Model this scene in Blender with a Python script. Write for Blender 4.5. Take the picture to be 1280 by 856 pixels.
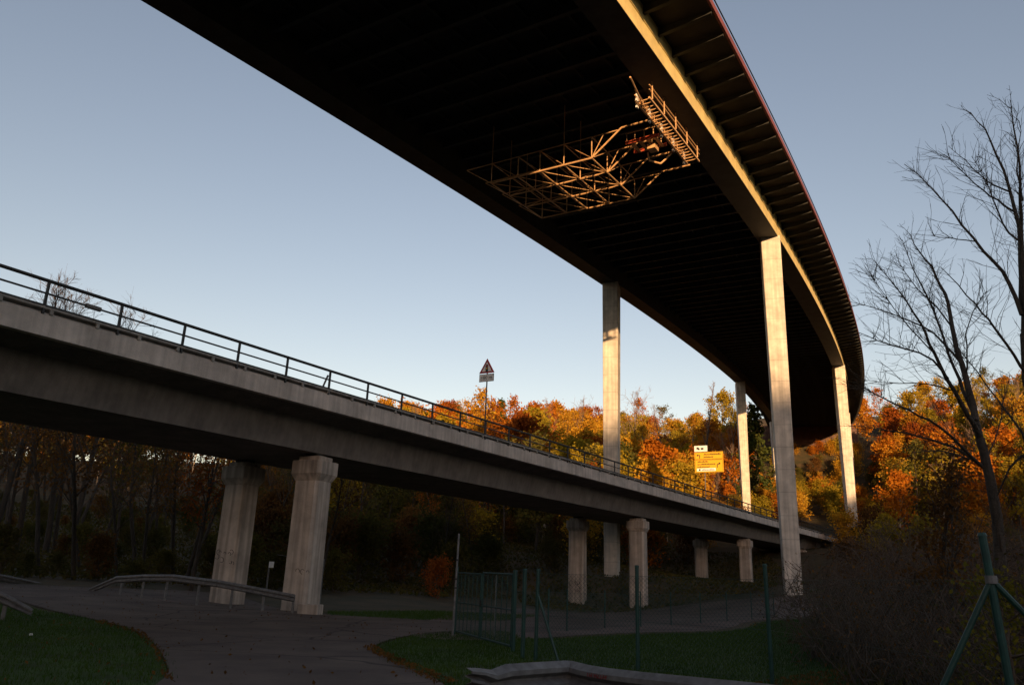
import bpy, bmesh, math, random
import numpy as np
from mathutils import Vector, Matrix

for o in list(bpy.data.objects): bpy.data.objects.remove(o)
scene = bpy.context.scene
COL = scene.collection
R = math.radians

# ------------------------------------------------------------------ camera
PITCH, ROLL, FPX, EYE = R(17.0), R(-2.1), 976.0, 1.6
_f = np.array([0, math.cos(PITCH), math.sin(PITCH)])
_u0 = np.array([0, -math.sin(PITCH), math.cos(PITCH)]); _r0 = np.array([1.0, 0, 0])
_r = math.cos(ROLL)*_r0 - math.sin(ROLL)*_u0
_u = math.sin(ROLL)*_r0 + math.cos(ROLL)*_u0
cam = bpy.data.objects.new('camera', bpy.data.cameras.new('camera')); COL.objects.link(cam)
cam.matrix_world = Matrix(((_r[0], _u[0], -_f[0], 0), (_r[1], _u[1], -_f[1], 0), (_r[2], _u[2], -_f[2], EYE), (0, 0, 0, 1)))
cam.data.sensor_width = 36.0; cam.data.lens = 36.0*FPX/1280.0
cam.data.clip_start = 0.1; cam.data.clip_end = 5000
scene.camera = cam
scene.render.resolution_x, scene.render.resolution_y = 1024, 684

# ------------------------------------------------------------------ sky, sun, exposure
SUN_AZ, SUN_EL = 178.0, 4.5            # clockwise from the viewing direction (+Y)
world = bpy.data.worlds.new('World'); scene.world = world; world.use_nodes = True
wn = world.node_tree.nodes; wl = world.node_tree.links; wn.clear()
sky = wn.new('ShaderNodeTexSky'); sky.sky_type = 'NISHITA'; sky.sun_disc = False
sky.sun_elevation = R(SUN_EL); sky.sun_rotation = R(SUN_AZ)
sky.altitude = 250; sky.air_density = 1.0; sky.dust_density = 0.4; sky.ozone_density = 1.5
bg = wn.new('ShaderNodeBackground'); bg.inputs['Strength'].default_value = 0.15
wo = wn.new('ShaderNodeOutputWorld')
wb = wn.new('ShaderNodeVectorMath'); wb.operation = 'MULTIPLY'; wb.inputs[1].default_value = (1.52, 1.10, 0.98)   # the photograph's warm white balance
wl.new(sky.outputs[0], wb.inputs[0]); wl.new(wb.outputs[0], bg.inputs['Color']); wl.new(bg.outputs[0], wo.inputs['Surface'])
sl = bpy.data.lights.new('sun', 'SUN'); sl.energy = 4.0; sl.angle = R(0.5); sl.color = (1.0, 0.62, 0.30)
sun = bpy.data.objects.new('sun', sl); COL.objects.link(sun)
_sd = Vector((math.sin(R(SUN_AZ))*math.cos(R(SUN_EL)), math.cos(R(SUN_AZ))*math.cos(R(SUN_EL)), math.sin(R(SUN_EL))))
sun.rotation_euler = _sd.to_track_quat('Z', 'Y').to_euler(); sun.location = _sd*100
vs = scene.view_settings
vs.view_transform = 'Standard'; vs.look = 'None'; vs.gamma = 1.0; vs.exposure = 0.9; vs.use_curve_mapping = False

# ------------------------------------------------------------------ helpers: pixels and objects
def ray(px, py):
    return _f + (px-640)/FPX*_r - (py-428)/FPX*_u
def project(p):
    q = np.asarray(p, float) - np.array([0, 0, EYE]); d = q@_f
    return 640+FPX*(q@_r)/d, 428-FPX*(q@_u)/d
def at_depth(px, py, y):
    d = ray(px, py); t = y/d[1]; return np.array([d[0]*t, d[1]*t, EYE+d[2]*t])
def tag(o, label=None, cat=None, group=None, kind=None):
    if label: o['label'] = label
    if cat: o['category'] = cat
    if group: o['group'] = group
    if kind: o['kind'] = kind
    return o
def empty(name, loc=(0, 0, 0), rz=0.0):
    o = bpy.data.objects.new(name, None); COL.objects.link(o)
    o.location = loc; o.rotation_euler = (0, 0, rz); o.empty_display_size = 0.2
    return o
def obj(name, me, mat=None, parent=None, loc=None, rot=None):
    o = bpy.data.objects.new(name, me); COL.objects.link(o)
    if mat is not None:
        if len(me.materials) == 0: me.materials.append(mat)
        elif me.materials[0] != mat:
            o.material_slots[0].link = 'OBJECT'; o.material_slots[0].material = mat
    if parent is not None: o.parent = parent
    if loc is not None: o.location = loc
    if rot is not None: o.rotation_euler = rot
    return o
class MB:
    """collects shapes into one mesh"""
    def __init__(s): s.v = []; s.f = []
    def add(s, vs_, fs): n = len(s.v); s.v += [tuple(map(float, v)) for v in vs_]; s.f += [tuple(i+n for i in f) for f in fs]; return s
    def box(s, c, d, rz=0.0, m=None):
        x, y, z = d[0]/2, d[1]/2, d[2]/2; ca, sa = math.cos(rz), math.sin(rz)
        vv = []
        for k in (-1, 1):
            for a, b in ((-1, -1), (1, -1), (1, 1), (-1, 1)):
                p = (a*x, b*y, k*z)
                if m is not None:
                    q = m@Vector(p); vv.append((c[0]+q[0], c[1]+q[1], c[2]+q[2]))
                else: vv.append((c[0]+p[0]*ca-p[1]*sa, c[1]+p[0]*sa+p[1]*ca, c[2]+p[2]))
        return s.add(vv, [(3, 2, 1, 0), (4, 5, 6, 7), (0, 1, 5, 4), (1, 2, 6, 5), (2, 3, 7, 6), (3, 0, 4, 7)])
    def tube(s, p0, p1, r0, r1=None, n=8):
        r1 = r0 if r1 is None else r1
        a, b = Vector(p0), Vector(p1); d = (b-a)
        if d.length < 1e-6: return s
        d.normalize(); t = Vector((0, 0, 1)) if abs(d.z) < .9 else Vector((1, 0, 0))
        e = d.cross(t).normalized(); g = d.cross(e)
        vv = []
        for c, r in ((a, r0), (b, r1)):
            for i in range(n):
                an = 2*math.pi*(i+.5)/n; vv.append(c+e*(r*math.cos(an))+g*(r*math.sin(an)))
        fs = [(i, (i+1) % n, n+(i+1) % n, n+i) for i in range(n)]+[tuple(range(n-1, -1, -1)), tuple(range(n, 2*n))]
        return s.add(vv, fs)
    def path(s, pts, r, n=8):
        for a, b in zip(pts[:-1], pts[1:]): s.tube(a, b, r, None, n)
        return s
    def sweep(s, rings):
        k = len(rings[0]); vv = [p for r_ in rings for p in r_]; fs = []
        for i in range(len(rings)-1):
            for j in range(k):
                j2 = (j+1) % k; fs.append((i*k+j, i*k+j2, (i+1)*k+j2, (i+1)*k+j))
        fs += [tuple(range(k-1, -1, -1)), tuple((len(rings)-1)*k+j for j in range(k))]
        return s.add(vv, fs)
    def mesh(s, name='m', bevel=0.0, smooth=False):
        me = bpy.data.meshes.new(name); me.from_pydata(s.v, [], s.f)
        b = bmesh.new(); b.from_mesh(me)
        bmesh.ops.recalc_face_normals(b, faces=b.faces)
        if bevel:
            bmesh.ops.bevel(b, geom=b.edges[:], offset=bevel, segments=1, affect='EDGES', clamp_overlap=True)
        b.to_mesh(me); b.free()
        if smooth: me.polygons.foreach_set('use_smooth', [True]*len(me.polygons))
        return me
    def build(s, name, mat, parent=None, bevel=0.0, smooth=False):
        return obj(name, s.mesh(name, bevel, smooth), mat, parent)
def np_mesh(name, V, F):
    """V (n,3), F (m,k) numpy arrays"""
    me = bpy.data.meshes.new(name); m, k = F.shape
    me.vertices.add(len(V)); me.vertices.foreach_set('co', np.ascontiguousarray(V, dtype=np.float32).ravel())
    me.loops.add(m*k); me.loops.foreach_set('vertex_index', np.ascontiguousarray(F, dtype=np.int32).ravel())
    me.polygons.add(m); me.polygons.foreach_set('loop_start', np.arange(0, m*k, k, dtype=np.int32))
    me.polygons.foreach_set('loop_total', np.full(m, k, dtype=np.int32))
    me.update(); me.validate(); return me
def tubes_np(segs, n=4):
    A = np.array([[*a, *b, r0, r1] for a, b, r0, r1 in segs], float)
    p0, p1, r0, r1 = A[:, 0:3], A[:, 3:6], A[:, 6], A[:, 7]
    d = p1-p0; L = np.linalg.norm(d, axis=1, keepdims=True); d = d/np.maximum(L, 1e-6)
    t = np.where(np.abs(d[:, 2:3]) < .9, np.array([[0, 0, 1.]]), np.array([[1., 0, 0]]))
    e = np.cross(d, t); e /= np.linalg.norm(e, axis=1, keepdims=True); g = np.cross(d, e)
    an = 2*np.pi*np.arange(n)/n
    off = e[:, None, :]*np.cos(an)[None, :, None]+g[:, None, :]*np.sin(an)[None, :, None]
    V = np.concatenate([p0[:, None]+off*r0[:, None, None], p1[:, None]+off*r1[:, None, None]], 1).reshape(-1, 3)
    i = np.arange(n); j = (i+1) % n
    base = np.stack([i, j, n+j, n+i], 1)
    F = (np.arange(len(A))*2*n)[:, None, None]+base[None]
    return V, F.reshape(-1, 4)
def leaves_np(C, size, rng, aspect=1.0):
    N = len(C); nrm = rng.normal(size=(N, 3)); nrm /= np.linalg.norm(nrm, axis=1, keepdims=True)
    t = np.cross(nrm, rng.normal(size=(N, 3))); t /= np.linalg.norm(t, axis=1, keepdims=True); b = np.cross(nrm, t)
    s = (size*rng.uniform(.6, 1.35, N))[:, None]/2
    V = np.stack([C-t*s, C-b*s*aspect*.6+nrm*s*.15, C+t*s, C+b*s*aspect*.6+nrm*s*.15], 1).reshape(-1, 3)
    F = np.arange(4*N).reshape(N, 4)
    return V, F

# ------------------------------------------------------------------ materials
def mat(name, col, rough=0.8, var=0.25, scale=3.0, bump=0.0, bscale=20.0, metal=0.0, col2=None, spec=0.3, stretch=None, detail=6):
    m = bpy.data.materials.new(name); m.use_nodes = True; nt = m.node_tree; N = nt.nodes; L = nt.links
    p = N['Principled BSDF']; p.inputs['Roughness'].default_value = rough; p.inputs['Metallic'].default_value = metal
    p.inputs['Specular IOR Level'].default_value = spec
    tc = N.new('ShaderNodeTexCoord'); mp = N.new('ShaderNodeMapping'); L.new(tc.outputs['Object'], mp.inputs[0])
    if stretch: mp.inputs['Scale'].default_value = stretch
    nz = N.new('ShaderNodeTexNoise'); nz.inputs['Scale'].default_value = scale; nz.inputs['Detail'].default_value = detail; nz.inputs['Roughness'].default_value = .62
    L.new(mp.outputs[0], nz.inputs['Vector'])
    rp = N.new('ShaderNodeValToRGB'); c2 = col2 or tuple(c*(1-var) for c in col)
    rp.color_ramp.elements[0].position = .32; rp.color_ramp.elements[1].position = .68
    rp.color_ramp.elements[0].color = (*c2, 1); rp.color_ramp.elements[1].color = (*(min(1, c*(1+var*.4)) for c in col), 1)
    L.new(nz.outputs['Fac'], rp.inputs[0]); L.new(rp.outputs[0], p.inputs['Base Color'])
    if bump:
        n2 = N.new('ShaderNodeTexNoise'); n2.inputs['Scale'].default_value = bscale; n2.inputs['Detail'].default_value = 5
        L.new(tc.outputs['Object'], n2.inputs['Vector'])
        bp = N.new('ShaderNodeBump'); bp.inputs['Strength'].default_value = bump; bp.inputs['Distance'].default_value = .05
        L.new(n2.outputs['Fac'], bp.inputs['Height']); L.new(bp.outputs[0], p.inputs['Normal'])
    return m
def concrete(name, col, streak=0.35, board=0.0):
    """weathered concrete: blotches, vertical run-off streaks, pour joints"""
    m = mat(name, col, .88, .3, .9, .35, 25, spec=.2); nt = m.node_tree; N = nt.nodes; L = nt.links; p = N['Principled BSDF']
    src = p.inputs['Base Color'].links[0].from_socket
    g = N.new('ShaderNodeNewGeometry'); mp = N.new('ShaderNodeMapping'); mp.inputs['Scale'].default_value = (2.2, 2.2, .07)
    L.new(g.outputs['Position'], mp.inputs[0])
    nz = N.new('ShaderNodeTexNoise'); nz.inputs['Scale'].default_value = 2.0; nz.inputs['Detail'].default_value = 7; L.new(mp.outputs[0], nz.inputs['Vector'])
    rp = N.new('ShaderNodeValToRGB'); rp.color_ramp.elements[0].position = .38; rp.color_ramp.elements[1].position = .62
    rp.color_ramp.elements[0].color = (1-streak, 1-streak, 1-streak, 1); rp.color_ramp.elements[1].color = (1, 1, 1, 1); L.new(nz.outputs['Fac'], rp.inputs[0])
    mx = N.new('ShaderNodeMix'); mx.data_type = 'RGBA'; mx.blend_type = 'MULTIPLY'; mx.inputs[0].default_value = 1
    L.new(src, mx.inputs[6]); L.new(rp.outputs[0], mx.inputs[7]); L.new(mx.outputs[2], p.inputs['Base Color'])
    if board:
        wv = N.new('ShaderNodeTexWave'); wv.bands_direction = 'Z'; wv.inputs['Scale'].default_value = board; wv.inputs['Distortion'].default_value = .15
        wv.wave_profile = 'SAW'; L.new(g.outputs['Position'], wv.inputs['Vector'])
        r2 = N.new('ShaderNodeValToRGB'); r2.color_ramp.elements[0].position = .0; r2.color_ramp.elements[1].position = .04
        r2.color_ramp.elements[0].color = (.62, .62, .62, 1); r2.color_ramp.elements[1].color = (1, 1, 1, 1); L.new(wv.outputs['Fac'], r2.inputs[0])
        m2 = N.new('ShaderNodeMix'); m2.data_type = 'RGBA'; m2.blend_type = 'MULTIPLY'; m2.inputs[0].default_value = 1
        L.new(mx.outputs[2], m2.inputs[6]); L.new(r2.outputs[0], m2.inputs[7]); L.new(m2.outputs[2], p.inputs['Base Color'])
    return m
def leafmat(name, cols, trans=.3, objvar=.25):
    """per-leaf colour from a ramp, shifted per tree; some light passes through"""
    m = bpy.data.materials.new(name); m.use_nodes = True; nt = m.node_tree; N = nt.nodes; L = nt.links; N.clear()
    g = N.new('ShaderNodeNewGeometry'); oi = N.new('ShaderNodeObjectInfo'); tc = N.new('ShaderNodeTexCoord')
    nz = N.new('ShaderNodeTexNoise'); nz.inputs['Scale'].default_value = .45; nz.inputs['Detail'].default_value = 2; L.new(tc.outputs['Object'], nz.inputs['Vector'])
    a = N.new('ShaderNodeMath'); a.operation = 'MULTIPLY_ADD'; a.inputs[1].default_value = .38; L.new(g.outputs['Random Per Island'], a.inputs[0])
    b = N.new('ShaderNodeMath'); b.operation = 'MULTIPLY_ADD'; b.inputs[1].default_value = .9; b.inputs[2].default_value = -.28; L.new(nz.outputs['Fac'], b.inputs[0])
    c = N.new('ShaderNodeMath'); c.operation = 'MULTIPLY_ADD'; c.inputs[1].default_value = objvar*1.6; L.new(oi.outputs['Random'], c.inputs[0]); L.new(b.outputs[0], c.inputs[2])
    L.new(c.outputs[0], a.inputs[2])
    rp = N.new('ShaderNodeValToRGB'); el = rp.color_ramp.elements
    while len(el) < len(cols): el.new(.5)
    for i, cc in enumerate(cols): el[i].position = i/(len(cols)-1); el[i].color = (*cc, 1)
    L.new(a.outputs[0], rp.inputs[0])
    d = N.new('ShaderNodeBsdfDiffuse'); t = N.new('ShaderNodeBsdfTranslucent'); mx = N.new('ShaderNodeMixShader'); mx.inputs[0].default_value = trans
    o = N.new('ShaderNodeOutputMaterial')
    L.new(rp.outputs[0], d.inputs[0]); L.new(rp.outputs[0], t.inputs[0]); L.new(d.outputs[0], mx.inputs[1]); L.new(t.outputs[0], mx.inputs[2]); L.new(mx.outputs[0], o.inputs[0])
    return m
M = {}
M['terrain'] = mat('leaf_litter_soil', (.085, .055, .028), .95, .5, .35, .8, 6, col2=(.04, .04, .018))
M['asphalt'] = mat('worn_reddish_asphalt', (.14, .105, .085), .9, .35, .5, .5, 60, col2=(.09, .066, .055))
_nt = M['asphalt'].node_tree; _N = _nt.nodes; _L = _nt.links; _p = _N['Principled BSDF']; _src = _p.inputs['Base Color'].links[0].from_socket
_g = _N.new('ShaderNodeNewGeometry'); _nz = _N.new('ShaderNodeTexNoise'); _nz.inputs['Scale'].default_value = .8; _nz.inputs['Detail'].default_value = 6; _L.new(_g.outputs['Position'], _nz.inputs['Vector'])
_mv = _N.new('ShaderNodeMix'); _mv.data_type = 'VECTOR'; _mv.inputs[0].default_value = .35; _L.new(_g.outputs['Position'], _mv.inputs[4]); _L.new(_nz.outputs['Color'], _mv.inputs[5])
_vo = _N.new('ShaderNodeTexVoronoi'); _vo.feature = 'DISTANCE_TO_EDGE'; _vo.inputs['Scale'].default_value = .33; _L.new(_mv.outputs[1], _vo.inputs['Vector'])
_rp = _N.new('ShaderNodeValToRGB'); _rp.color_ramp.elements[0].position = .0; _rp.color_ramp.elements[1].position = .012; _rp.color_ramp.elements[0].color = (.35, .33, .32, 1); _rp.color_ramp.elements[1].color = (1, 1, 1, 1); _L.new(_vo.outputs['Distance'], _rp.inputs[0])
_mx = _N.new('ShaderNodeMix'); _mx.data_type = 'RGBA'; _mx.blend_type = 'MULTIPLY'; _mx.inputs[0].default_value = 1; _L.new(_src, _mx.inputs[6]); _L.new(_rp.outputs[0], _mx.inputs[7]); _L.new(_mx.outputs[2], _p.inputs['Base Color'])
M['forecourt'] = mat('reddish_gravel_asphalt', (.15, .11, .095), .92, .4, .4, .6, 30, col2=(.08, .055, .045))
M['lawn'] = mat('lawn_turf', (.045, .085, .018), .95, .4, 1.2, .8, 18, col2=(.03, .042, .012))
M['dirt'] = mat('bare_dirt', (.10, .075, .055), .95, .35, 1.5, .6, 25)
M['pier'] = concrete('viaduct_pier_concrete', (.70, .62, .53), .22, .17)
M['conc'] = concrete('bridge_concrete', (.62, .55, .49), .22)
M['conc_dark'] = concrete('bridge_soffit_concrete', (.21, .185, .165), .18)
M['column'] = concrete('column_concrete', (.56, .47, .39), .4)
M['cap'] = concrete('kerb_cap_concrete', (.36, .34, .31), .3)
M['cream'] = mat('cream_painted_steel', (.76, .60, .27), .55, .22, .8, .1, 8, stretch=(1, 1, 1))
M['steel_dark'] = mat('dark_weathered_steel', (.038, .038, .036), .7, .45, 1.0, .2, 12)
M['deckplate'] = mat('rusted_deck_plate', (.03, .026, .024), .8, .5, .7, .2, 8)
M['red_edge'] = mat('red_fringe_edge', (.24, .07, .06), .6, .3, 2.0)  # red lens fringe along the deck edge, put in as base colour
M['rail'] = mat('black_brown_rail_paint', (.03, .027, .025), .5, .3, 6.0, spec=.4)
M['galv'] = mat('galvanised_steel', (.20, .195, .19), .6, .3, 7.0, metal=.25, col2=(.12, .11, .105))
M['green'] = mat('green_painted_post', (.012, .055, .045), .5, .35, 9.0, spec=.4)
M['truss'] = mat('orange_brown_gantry_paint', (.62, .36, .17), .6, .3, 5.0)
M['truss_red'] = mat('red_gantry_beam', (.45, .07, .03), .55, .3, 4.0)
M['white'] = mat('white_gantry_panel', (.75, .72, .68), .5, .2, 6.0)
M['signwhite'] = mat('sign_white', (.78, .78, .76), .45, .12, 8.0)
M['signred'] = mat('sign_red', (.45, .02, .025), .45, .15, 8.0)
M['signyellow'] = mat('sign_yellow', (.72, .40, .02), .45, .12, 6.0)
M['black'] = mat('sign_black', (.015, .015, .015), .5, .1, 8.0)
M['grafred'] = mat('spray_paint_red', (.20, .012, .015), .6, .3, 30)
M['graf'] = mat('spray_paint_black', (.03, .028, .028), .7, .3, 30)
M['bark'] = mat('grey_brown_bark', (.085, .066, .05), .9, .45, 3.0, .7, 18, stretch=(3, 3, .5))
M['barkdark'] = mat('dark_bark', (.065, .052, .04), .9, .4, 4.0, .6, 20, stretch=(3, 3, .5))
M['barkpale'] = mat('pale_bark', (.34, .26, .19), .85, .4, 3.0, .4, 15, stretch=(2, 2, 1))
M['twig'] = mat('twig_bark', (.10, .07, .05), .9, .3, 3.0)
M['twigpale'] = mat('pale_twigs', (.26, .17, .12), .9, .3, 3.0)
M['orange'] = leafmat('orange_beech_leaves', [(.16, .04, .008), (.36, .105, .012), (.48, .17, .016), (.46, .24, .025)])
M['gold'] = leafmat('golden_leaves', [(.22, .09, .012), (.42, .19, .018), (.52, .28, .025), (.36, .27, .04)])
M['rust'] = leafmat('rust_red_leaves', [(.10, .026, .01), (.22, .058, .012), (.36, .10, .014), (.40, .15, .02)])
M['yellowgreen'] = leafmat('yellow_green_leaves', [(.10, .085, .012), (.22, .17, .018), (.34, .24, .022), (.42, .25, .025)])
M['olive'] = leafmat('olive_leaves', [(.05, .052, .014), (.09, .088, .02), (.13, .11, .026), (.17, .115, .03)])
M['brownleaf'] = leafmat('withered_brown_leaves', [(.05, .03, .014), (.11, .055, .02), (.18, .085, .025), (.20, .12, .03)])
M['needle'] = leafmat('spruce_needles', [(.02, .035, .014), (.04, .06, .018), (.07, .08, .02), (.10, .085, .02)], .12)
M['bramble'] = leafmat('bramble_leaves', [(.035, .042, .014), (.065, .068, .02), (.10, .085, .025), (.12, .075, .028)], .25)
M['yellowleaf'] = leafmat('fading_yellow_leaves', [(.06, .06, .012), (.12, .11, .018), (.20, .16, .02), (.24, .17, .02)], .35)
M['redbush'] = leafmat('russet_bush_leaves', [(.10, .03, .01), (.22, .06, .016), (.32, .09, .02), (.36, .12, .025)])
M['grass'] = leafmat('grass_blades', [(.02, .045, .008), (.04, .08, .014), (.06, .10, .018), (.09, .11, .03)], .3, .1)
M['ivy'] = leafmat('undergrowth_leaves', [(.028, .036, .012), (.055, .06, .018), (.09, .075, .022), (.12, .08, .03)], .2)

# ------------------------------------------------------------------ terrain (thin-plate surface through estimated heights; unseen rear ridge shaped to shade the valley)
ANCH = np.array([
 (0,0,0),(-5,5,0),(5,5,0),(0,15,0),(8,12,0),(-8,15,0),(-10,25,0),(0,30,0),(8,25,0),(0,-15,0),(15,20,0.1),(-14,14,.1),
 (-19,40,.55),(-25,35,.55),(-30,28,.4),(-20,18,.15),(-9,36.3,0),(-13.7,40.2,.1),(-40,60,2.0),(-60,90,7),(-30,50,1.3),(-20,55,1.0),(-45,20,1.5),
 (12,69,0),(6,71,.05),(29,95,2.3),(23.4,98,2.5),(23.7,64.3,1.5),(9.4,78,2.6),(0,50,-.1),(10,45,0),(20,45,.4),(-5,62,.6),(-12,78,3.5),(-25,75,3.5),
 (3,95,5.5),(0,130,13),(20,130,10),(42,142,10.5),(55.7,126,9),(40,115,6.5),(0,170,24),(30,180,22),(70,205,25),(84,189,22.5),(52,193,26),(92,235,45),(75,240,45),(112,233,46),(60,250,46),(97,252,56),(80,258,56),(118,250,57),
 (0,212,33),(30,225,37),(-40,150,17),(-80,150,19),(-80,220,30),(-40,210,30),(-110,140,20),(0,300,40),(100,300,53),(-100,320,32),(-120,180,25),
 (25,35,.4),(40,60,2.5),(60,80,5.5),(90,110,12),(78,135,12.5),(110,175,32),(140,180,42),(140,130,30),(40,20,1),(80,40,6),(120,60,14),(105,150,23),
 (0,-30,0),(-30,-60,8),(30,-60,8),(0,-100,18),(40,-110,22),(-60,-100,18),(-6,-150,28),(-22,-150,28),(-48,-150,31),(-75,-150,43),(-110,-150,46),(20,-150,28.5),(40,-150,32.5),(60,-150,36),(120,-150,46),
 (0,-210,30),(60,-220,37),(-60,-220,40),(-100,0,7),(-100,-70,16),(100,-20,10),(100,-90,22),(-150,100,20),(-200,-200,45),(200,-200,45),(200,0,24),(200,250,58),(-200,250,34),(-200,0,22),
 (0,500,60),(250,500,70),(-250,500,45),(0,-400,55),(-350,0,40),(400,100,60)], float)
def _tps(r2): return np.where(r2 > 0, r2*np.log(np.maximum(r2, 1e-12)), 0)*.5
_n = len(ANCH); _P = np.c_[np.ones(_n), ANCH[:, :2]/100]
_K = _tps(((ANCH[:, None, :2]-ANCH[None, :, :2])**2).sum(-1)/1e4)+np.eye(_n)*2e-4
_A = np.block([[_K, _P], [_P.T, np.zeros((3, 3))]]); _W = np.linalg.solve(_A, np.r_[ANCH[:, 2], 0, 0, 0])
def H(x, y):
    x = np.asarray(x, float); y = np.asarray(y, float); q = np.stack([x.ravel(), y.ravel()], -1)/100
    k = _tps(((q[:, None]-ANCH[None, :, :2]/100)**2).sum(-1))
    return (k@_W[:_n]+_W[_n]+q@_W[_n+1:]).reshape(x.shape)
def h1(x, y): return float(H(np.array([x]), np.array([y]))[0])
def ground_hit(px, py, t0=2.0, t1=400.0):
    d = ray(px, py); ts = np.linspace(t0, t1, 1600); X = d[0]*ts; Y = d[1]*ts; Z = EYE+d[2]*ts
    k = np.where(Z-H(X, Y) < 0)[0]
    i = k[0] if len(k) else len(ts)-1
    return np.array([X[i], Y[i], float(H(X[i:i+1], Y[i:i+1])[0])])
def axis(lo, hi, near_lo, near_hi, fine, growth):
    a = list(np.arange(near_lo, near_hi+fine, fine)); st = fine
    while a[-1] < hi: st *= growth; a.append(a[-1]+st)
    st = fine; pre = []
    x = near_lo
    while x > lo: st *= growth; x -= st; pre.append(x)
    return np.array(pre[::-1]+a)
gx = axis(-900, 900, -60, 60, 1.5, 1.09); gy = axis(-700, 1500, -10, 120, 1.5, 1.09)
GX, GY = np.meshgrid(gx, gy); GZ = H(np.clip(GX, -350, 400), np.clip(GY, -400, 500))
rg = np.random.default_rng(5)
far = np.clip((np.hypot(GX, GY-30)-70)/60, 0, 1); GZ = GZ+rg.normal(size=GZ.shape)*.25*far
nx, ny = len(gx), len(gy); idx = np.arange(nx*ny).reshape(ny, nx)
Fq = np.stack([idx[:-1, :-1], idx[:-1, 1:], idx[1:, 1:], idx[1:, :-1]], -1).reshape(-1, 4)
me = np_mesh('terrain', np.stack([GX, GY, GZ], -1).reshape(-1, 3), Fq); me.polygons.foreach_set('use_smooth', [True]*len(me.polygons))
tag(obj('terrain', me, M['terrain']), kind='structure')

def pip(P, poly):
    x, y = P[:, 0], P[:, 1]; ins = np.zeros(len(P), bool); n = len(poly)
    for i in range(n):
        x0, y0 = poly[i][:2]; x1, y1 = poly[(i+1) % n][:2]
        c = ((y0 > y) != (y1 > y)) & (x < (x1-x0)*(y-y0)/((y1-y0) if y1 != y0 else 1e-9)+x0); ins ^= c
    return ins
def sheet(name, poly, z, m, cuts=4):
    b = bmesh.new(); vv = [b.verts.new((p[0], p[1], 0)) for p in poly]; b.faces.new(vv)
    bmesh.ops.triangulate(b, faces=b.faces[:])
    for _ in range(cuts):
        es = [e for e in b.edges if e.calc_length() > 1.2]
        if not es: break
        bmesh.ops.subdivide_edges(b, edges=es, cuts=1, use_grid_fill=True); bmesh.ops.triangulate(b, faces=b.faces[:])
    co = np.array([v.co[:] for v in b.verts]); hz = H(co[:, 0], co[:, 1])
    for v, q in zip(b.verts, hz): v.co.z = q+z
    bmesh.ops.recalc_face_normals(b, faces=b.faces)
    me_ = bpy.data.meshes.new(name); b.to_mesh(me_); b.free()
    if me_.polygons[0].normal.z < 0: me_.flip_normals()
    return tag(obj(name, me_, m), kind='structure')
def smooth_poly(pts, it=2):
    for _ in range(it):
        q = []
        for a, b in zip(pts, pts[1:]+pts[:1]): q += [a*.75+b*.25, a*.25+b*.75]
        pts = q
    return pts
G = lambda *pp: [ground_hit(a, b)[:2] for a, b in pp]
road_poly = smooth_poly(G((216,858),(203,817),(176,790),(125,776),(51,761),(0,741),(-70,735),(-70,724),(0,729),(60,733),(112,735),(230,738),(300,744),(365,764),(420,770),(500,773),(566,779),(640,781),(640,787),(566,789),(509,795),(459,809),(483,825),(522,841),(557,856))+[np.array([.2,7.5]),np.array([-.3,4]),np.array([.3,-6]),np.array([-4.2,-6]),np.array([-4.6,4]),np.array([-4.6,8])], 2)
sheet('road', road_poly, .03, M['asphalt'])
fc_poly = smooth_poly([np.array(p) for p in [(-.5,22.6),(4.2,29.6),(9,33),(13,44),(22,50),(24,60),(20,67),(10,68),(2,62),(-2,50),(-3,34),(-3.2,24)]], 2)
sheet('forecourt', fc_poly, .018, M['forecourt'])
lawn1 = smooth_poly(G((214,860),(201,817),(174,790.5),(123,776.5),(70,766),(20,756),(-60,745),(-150,760))+[np.array(p) for p in [(-20,10),(-12,2),(-5.2,1),(-4.7,8)]], 2)
lawn2 = smooth_poly(G((565,861),(524,842.5),(485,826),(463,809.5),(511,796),(567,790),(640,789))+[np.array(p) for p in [(.6,23.6),(4.6,28.9),(9.5,32.5),(13.5,43.2),(20,46),(18,30),(12,18),(9,12),(5,6),(1.4,6)]], 2)
sheet('lawn', lawn1, .012, M['lawn']); sheet('lawn', lawn2, .012, M['lawn'])
verge = [np.array(p) for p in [(-8,37.8),(-7.2,34.6),(-4,33.5),(0,35),(2,44),(-4,44)]]
sheet('grass_verge', verge, .01, M['lawn'])
sheet('dirt_patch', smooth_poly([np.array(p) for p in [(-10.5,13.4),(-8.6,14.6),(-9.4,15.6),(-13,16.4),(-14,14.6)]], 2), .022, M['dirt'])

# ------------------------------------------------------------------ curved line coordinates of the two bridges
def arc(s, x0, y0, th, k):
    a = th+k*s; return x0+(-math.cos(a)+math.cos(th))/k, y0+(math.sin(a)-math.sin(th))/k, a
def V_(s, w, dz):        # viaduct: s along, w to the left from the right girder's outer web, dz above its underside
    x, y, a = arc(s, -3.459, 18.288, .55637, -.000871)
    return np.array([x-w*math.cos(a), y+w*math.sin(a), 27.1+.08902*s+dz])
def Vh(s): return .55637-.000871*s
def B_(s, w, dz):        # lower road bridge, from its near edge
    x, y, a = arc(s, -14.83, 23.42, .56819, .000072)
    return np.array([x-w*math.cos(a), y+w*math.sin(a), 9.36+.00786*s+dz])
def Bh(s): return .56819+.000072*s
def sweep_along(fn, prof, s0, s1, n):
    return MB().sweep([[fn(s, w, z) for w, z in prof] for s in np.linspace(s0, s1, n)])

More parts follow.
